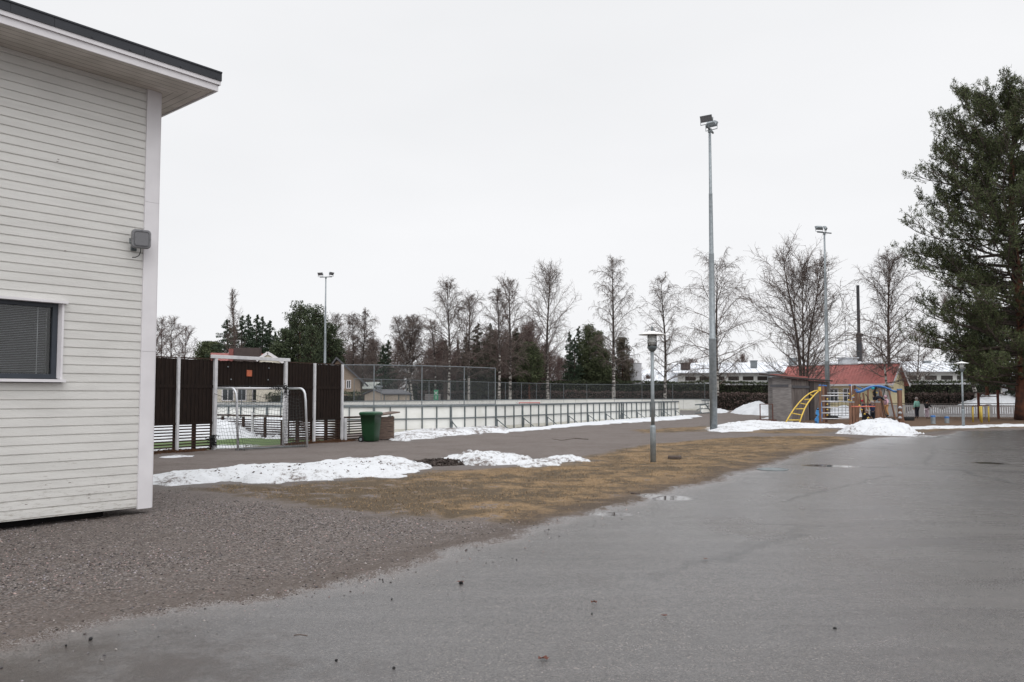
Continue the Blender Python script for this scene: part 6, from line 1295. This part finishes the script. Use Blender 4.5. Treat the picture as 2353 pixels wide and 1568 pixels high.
    for zx, zy, Yy, rad, lb in ((2015, 1068, 46.5, .38, 'black car tyre lying under the right side of the arch climber'), (2040, 1085, 45.8, .34, 'second tyre leaning on the one under the arch climber'), (2290, 1070, 50, .38, 'black tyre half buried right of the timber post'), (1275, 1062, 52, .36, 'black tyre in the snow behind the rope net')):
        p = P_(zx, zy, Yy); m = MB(); R_, r_ = rad, .12; m.lathe((p.x, p.y, 0), [(R_-r_, .02), (R_-.03, .0), (R_, .06), (R_, .18), (R_-.03, .24), (R_-r_, .22), (R_-r_, .02)], 20); tag(m.build('tyre', 'rubber', org=(p.x, p.y, 0)), lb, 'tyre', 'old tyres in the playground')
    # posts at the right
    for x, y, yt in ((2144.5, 975, 956.5), (2176, 973, 959)):
        p = px(x, y); h = pd(x, yt, p.y).z; T = thing('stub_post', Vector((p.x, p.y, 0)), 'short grey step post with blue top, '+('left' if x < 2160 else 'right')+' of the two', 'post', 'short stepping posts'); q = MB(); q.lathe((p.x, p.y, 0), [(.12, -.05), (.12, h), (.001, h)], 12); q.build('stub', 'galv', T); q = MB(); q.lathe((p.x, p.y, h), [(.125, -.06), (.125, .03), (.001, .05)], 12); q.build('cap', 'blue', T)
    def Cc(zx, zy, Y): x, y = zC(zx, zy); return pd(x, y, Y)
    b = Cc(1265, 1130, 54); T = thing('pull_up_bars', Vector((b.x, b.y, 0)), 'row of reddish brown pull up bar posts before the white picket fence', 'bars')
    for x, yt in ((1265, 775), (1535, 735), (1800, 640)): t = Cc(x, yt, 54); q = MB(); q.beam(Vector((t.x, t.y, -.1)), t, .12, .12); q.build('post', 'redpost', T)
    q = MB(); q.tube([Cc(1265, 825, 54), Cc(1535, 825, 54)], .025, 6); q.tube([Cc(1535, 830, 54), Cc(1800, 650, 54)], .0001, 4); q.tube([Cc(1800, 890, 54), Cc(1900, 890, 54)], .02, 6); q.build('bar', 'rust', T)
    b = Cc(1290, 1150, 48); T = thing('play_table', Vector((b.x, b.y, 0)), 'yellow legged play table frame near the pull up bars', 'play frame')
    for x, Y, dz in ((1187, 47, 0), (1292, 49, 0), (1306, 46, 0), (1407, 47.5, 0)): t = Cc(x, 962, Y); q = MB(); q.tube([Vector((t.x, t.y, 0)), Vector((t.x, t.y, t.z))], .06 if 1250 < x < 1310 else .045, 8); q.build('leg', 'yellowdull', T, True)
    q = MB(); q.tube([Cc(1175, 962, 47), Cc(1310, 950, 46), Cc(1410, 950, 47.5)], .025, 6); q.build('top_bar', 'rust', T)
    # white picket fence
    A = pd(1955, 958, 60); B = pd(2480, 958, 56); A.z = B.z = 0; d = (B-A).normalized(); L_ = (B-A).length; T = thing('picket_fence', A, 'white wooden picket fence running behind the playground to the pine', 'fence'); H = .98; q = MB(); k = 0
    while k < L_: q.box(A+d*k, .112, .02, H-.1, d); k += .15
    o = q.build('pickets', 'fence_white', T); o['kind'] = 'stuff'
    q = MB(); c = (A+B)/2; q.box(c+Vector((0, .03, .12)), L_, .04, .12, d); q.box(c+Vector((0, .03, H-.24)), L_, .04, .10, d); q.build('rail', 'fence_white', T); q = MB(); q.box(c+Vector((0, 0, H-.03)), L_, .12, .05, d); q.build('cap_rail', 'darkrail', T)
    k = .4
    while k < L_: q = MB(); q.box(A+d*k-Vector((0, .03, 0)), .34, .05, H-.05, d); q.build('wide_board', 'fence_white', T); k += 4.4
M['redpost'] = mat('red_brown_post', (.14, .045, .03), .7); M['yellowdull'] = mat('worn_yellow_paint', (.55, .40, .07), .5); M['darkrail'] = mat('weathered_cap', (.16, .14, .13), .7)
playground()
# ------------------------------------------------------------------ people
M['skin'] = mat('skin', (.50, .30, .22), .5)
def skinmesh(name, V, E, R, m, parent, sub=1):
    me = bpy.data.meshes.new(name); me.from_pydata([tuple(v) for v in V], E, []); o = bpy.data.objects.new(name, me); COL.objects.link(o)
    md = o.modifiers.new('s', 'SKIN'); md.use_smooth_shade = True
    for i, sv in enumerate(me.skin_vertices[0].data): sv.radius = (R[i], R[i]); sv.use_root = (i == 0)
    s = o.modifiers.new('b', 'SUBSURF'); s.levels = sub; s.render_levels = sub; dg = bpy.context.evaluated_depsgraph_get(); nm = bpy.data.meshes.new_from_object(o.evaluated_get(dg)); o.modifiers.clear(); o.data = nm
    nm.materials.clear(); nm.materials.append(M[m]); o.parent = parent; ORG[o] = ORG[parent]; return o
def person(loc, H, yaw, label, jacket, pants, hat, J=None, hatpom=False, shoes='rubber'):
    T = thing('person', loc, label, 'person'); k = H/1.0; o0 = Vector((0, 0, 0)); c, s = math.cos(yaw), math.sin(yaw)
    D = dict(pel=(0, 0, .50), chest=(0, 0, .70), neck=(0, 0, .80), head=(0, .01, .90), shl=(-.10, 0, .77), ell=(-.145, 0, .62), hal=(-.15, .03, .48), shr=(.10, 0, .77), elr=(.145, 0, .62), har=(.15, .03, .48), hil=(-.05, 0, .48), knl=(-.055, .01, .27), anl=(-.06, 0, .05), tol=(-.06, .07, .02), hir=(.05, 0, .48), knr=(.055, .01, .27), anr=(.06, 0, .05), tor=(.06, .07, .02))
    if J: D.update(J)
    def w(n): x, y, z = D[n]; return Vector(((x*c-y*s)*k, (x*s+y*c)*k, z*k))
    def g(names, edges, rad, nm, m, sub=1): return skinmesh(nm, [w(n) for n in names], edges, [r*k for r in rad], m, T, sub)
    # body: one surface, fingers rooted in the palms
    names = ['pel', 'chest', 'neck', 'head', 'shl', 'ell', 'hal', 'shr', 'elr', 'har', 'hil', 'knl', 'anl', 'tol', 'hir', 'knr', 'anr', 'tor']; V = [w(n) for n in names]; E = [(0, 1), (1, 2), (2, 3), (1, 4), (4, 5), (5, 6), (1, 7), (7, 8), (8, 9), (0, 10), (10, 11), (11, 12), (12, 13), (0, 14), (14, 15), (15, 16), (16, 17)]
    R = [.07, .075, .033, .062, .035, .027, .018, .035, .027, .018, .05, .035, .025, .022, .05, .035, .025, .022]
    for hi, ei in ((6, 5), (9, 8)):
        dr = (V[hi]-V[ei]).normalized(); sd_ = dr.cross(Vector((0, 1, 0))).normalized() if abs(dr.y) < .9 else Vector((1, 0, 0)); pal = len(V); V.append(V[hi]+dr*.035*k); R.append(.02); E.append((hi, pal))
        for q in range(4):
            L_ = (.038, .045, .042, .033)[q]; a = V[pal]+sd_*((q-1.5)*.012*k)+dr*.008*k; i = len(V); V += [a, a+dr*L_*k*.5, a+dr*L_*k+Vector((0, 0, -.006*k))]; R += [.008, .007, .006]; E += [(pal, i), (i, i+1), (i+1, i+2)]
        i = len(V); V += [V[hi]+sd_*.022*k+dr*.015*k, V[hi]+sd_*.034*k+dr*.035*k]; R += [.008, .007]; E += [(hi, i), (i, i+1)]
    skinmesh('body', V, E, [r*k for r in R], 'skin', T, 1)
    g(['pel', 'chest', 'neck', 'shl', 'ell', 'hal', 'shr', 'elr', 'har'], [(0, 1), (1, 2), (1, 3), (3, 4), (4, 5), (1, 6), (6, 7), (7, 8)], [.092, .098, .045, .05, .042, .032, .05, .042, .032], 'jacket', jacket)
    g(['pel', 'hil', 'knl', 'anl', 'hir', 'knr', 'anr'], [(0, 1), (1, 2), (2, 3), (0, 4), (4, 5), (5, 6)], [.082, .062, .047, .038, .062, .047, .038], 'trousers', pants)
    for a, b in (('anl', 'tol'), ('anr', 'tor')): g([a, b], [(0, 1)], [.036, .032], 'boot', shoes)
    h = w('head'); up = (w('head')-w('neck')).normalized(); m = MB(); f = Vector((-s, c, 0)); sdv = Vector((c, s, 0)); org = ORG[T]
    for e_ in (-1, 1): q = h+f*.058*k+sdv*(.022*k*e_)+up*.0; m.lathe(org+q, [(.001, -.006*k), (.006*k, 0), (.001, .006*k)], 6)
    m.build('eyes', 'rubber', T); m = MB(); m.beam(org+h+f*.058*k, org+h+f*.075*k-up*.012*k, .012*k, .018*k); m.beam(org+h+f*.058*k-up*.03*k-sdv*.014*k, org+h+f*.058*k-up*.03*k+sdv*.014*k, .006*k, .006*k); m.build('nose_and_mouth', 'skin', T)
    m = MB(); n = 16; rings = [(.074, -.01), (.076, .02), (.068, .05), (.045, .075), (.0005, .085)]; base = org+h+up*.005*k
    fr = up.orthogonal().normalized(); f2 = up.cross(fr); vs = [base+up*(z*k)+(fr*math.cos(2*math.pi*i/n)+f2*math.sin(2*math.pi*i/n))*r_*k for r_, z in rings for i in range(n)]; m.add(vs, [(a*n+i, a*n+(i+1) % n, (a+1)*n+(i+1) % n, (a+1)*n+i) for a in range(4) for i in range(n)])
    bk = -f; m.add([base+bk*.05*k+sdv*x*k+up*z*k+bk*y*k for x, y, z in ((-.055, -.02, -.01), (.055, -.02, -.01), (.05, .0, -.05), (-.05, .0, -.05))], [(0, 1, 2, 3)])
    if hatpom: m.lathe(base+up*.08*k, [(.001, 0), (.02*k, .015*k), (.001, .035*k)], 8)
    m.build('hat', hat, T, True); return T
for k, v in {'teal': (.27, .54, .46), 'navy': (.012, .014, .025), 'blackc': (.010, .010, .013), 'lilac': (.50, .40, .46), 'greyhat': (.33, .28, .27), 'tealhat': (.03, .33, .40), 'darkblue': (.02, .035, .09), 'pinkc': (.55, .35, .42), 'orangep': (.52, .28, .12), 'redhat': (.40, .02, .03)}.items(): M[k] = mat(k+'_cloth', v, .8, tuple(x*.8 for x in v), 12)
def people():
    p = px(2107.5, 961.5); person(Vector((p.x, p.y, 0)), 1.47, math.radians(20), 'child in a mint green jacket, black trousers and grey knitted hat standing by the fence', 'teal', 'navy', 'greyhat', hatpom=True)
    p = px(2130.5, 962); person(Vector((p.x, p.y, 0)), 1.28, math.radians(-65), 'smaller child in a black hooded coat and pale leggings holding one arm out', 'blackc', 'lilac', 'blackc', dict(elr=(.12, .10, .66), har=(.11, .22, .60), ell=(-.12, .08, .64), hal=(-.09, .17, .58)))
    # children on the arch climber
    q = P_(1830, 700, 44.2)
    def at(zx, zy, Y, z): p = P_(zx, zy, Y); return Vector((p.x, p.y, z))
    person(at(1850, 800, 44.0, pd(*zB(1850, 830), 44).z-.55), 1.25, math.radians(-100), 'child in black with teal hat hanging under the blue arch, knees drawn up', 'blackc', 'navy', 'tealhat', dict(chest=(0, -.03, .68), neck=(0, -.05, .78), head=(0, -.07, .88), shl=(-.10, -.04, .76), ell=(-.11, .0, .90), hal=(-.10, .03, 1.02), shr=(.10, -.04, .76), elr=(.11, .0, .90), har=(.10, .03, 1.02), knl=(-.055, .22, .56), anl=(-.06, .33, .42), tol=(-.06, .40, .42), knr=(.055, .24, .52), anr=(.06, .36, .38), tor=(.06, .43, .38)))
    person(at(1815, 1000, 45.0, 0), 1.28, math.radians(160), 'child in a dark blue snowsuit and grey hat standing under the arch', 'darkblue', 'navy', 'greyhat', dict(elr=(.12, .09, .74), har=(.10, .12, .88)))
    person(at(1995, 900, 47.2, .35), 1.25, math.radians(110), 'child in a pink jacket and orange trousers standing on the tyres', 'pinkc', 'orangep', 'pinkc', dict(knl=(-.09, .05, .27), anl=(-.14, 0, .05), tol=(-.14, .07, .02), ell=(-.17, .05, .68), hal=(-.22, .12, .60)))
    person(at(1688, 900, 47.0, .05), 1.30, math.radians(60), 'child in dark clothes and red hat partly hidden behind the leaning timber posts', 'darkblue', 'navy', 'redhat', dict(elr=(.15, .05, .86), har=(.13, .08, .96)))
    person(at(1718, 1090, 44.6, 0), 1.15, math.radians(-80), 'child in black crouching behind the low salmon bar', 'blackc', 'blackc', 'greyhat', dict(pel=(0, -.06, .24), chest=(0, .02, .42), neck=(0, .06, .51), head=(0, .09, .60), shl=(-.1, .04, .49), ell=(-.14, .13, .38), hal=(-.10, .22, .32), shr=(.1, .04, .49), elr=(.14, .13, .38), har=(.10, .22, .32), hil=(-.05, -.05, .23), knl=(-.08, .14, .28), hir=(.05, -.05, .23), knr=(.08, .14, .28)))
people()
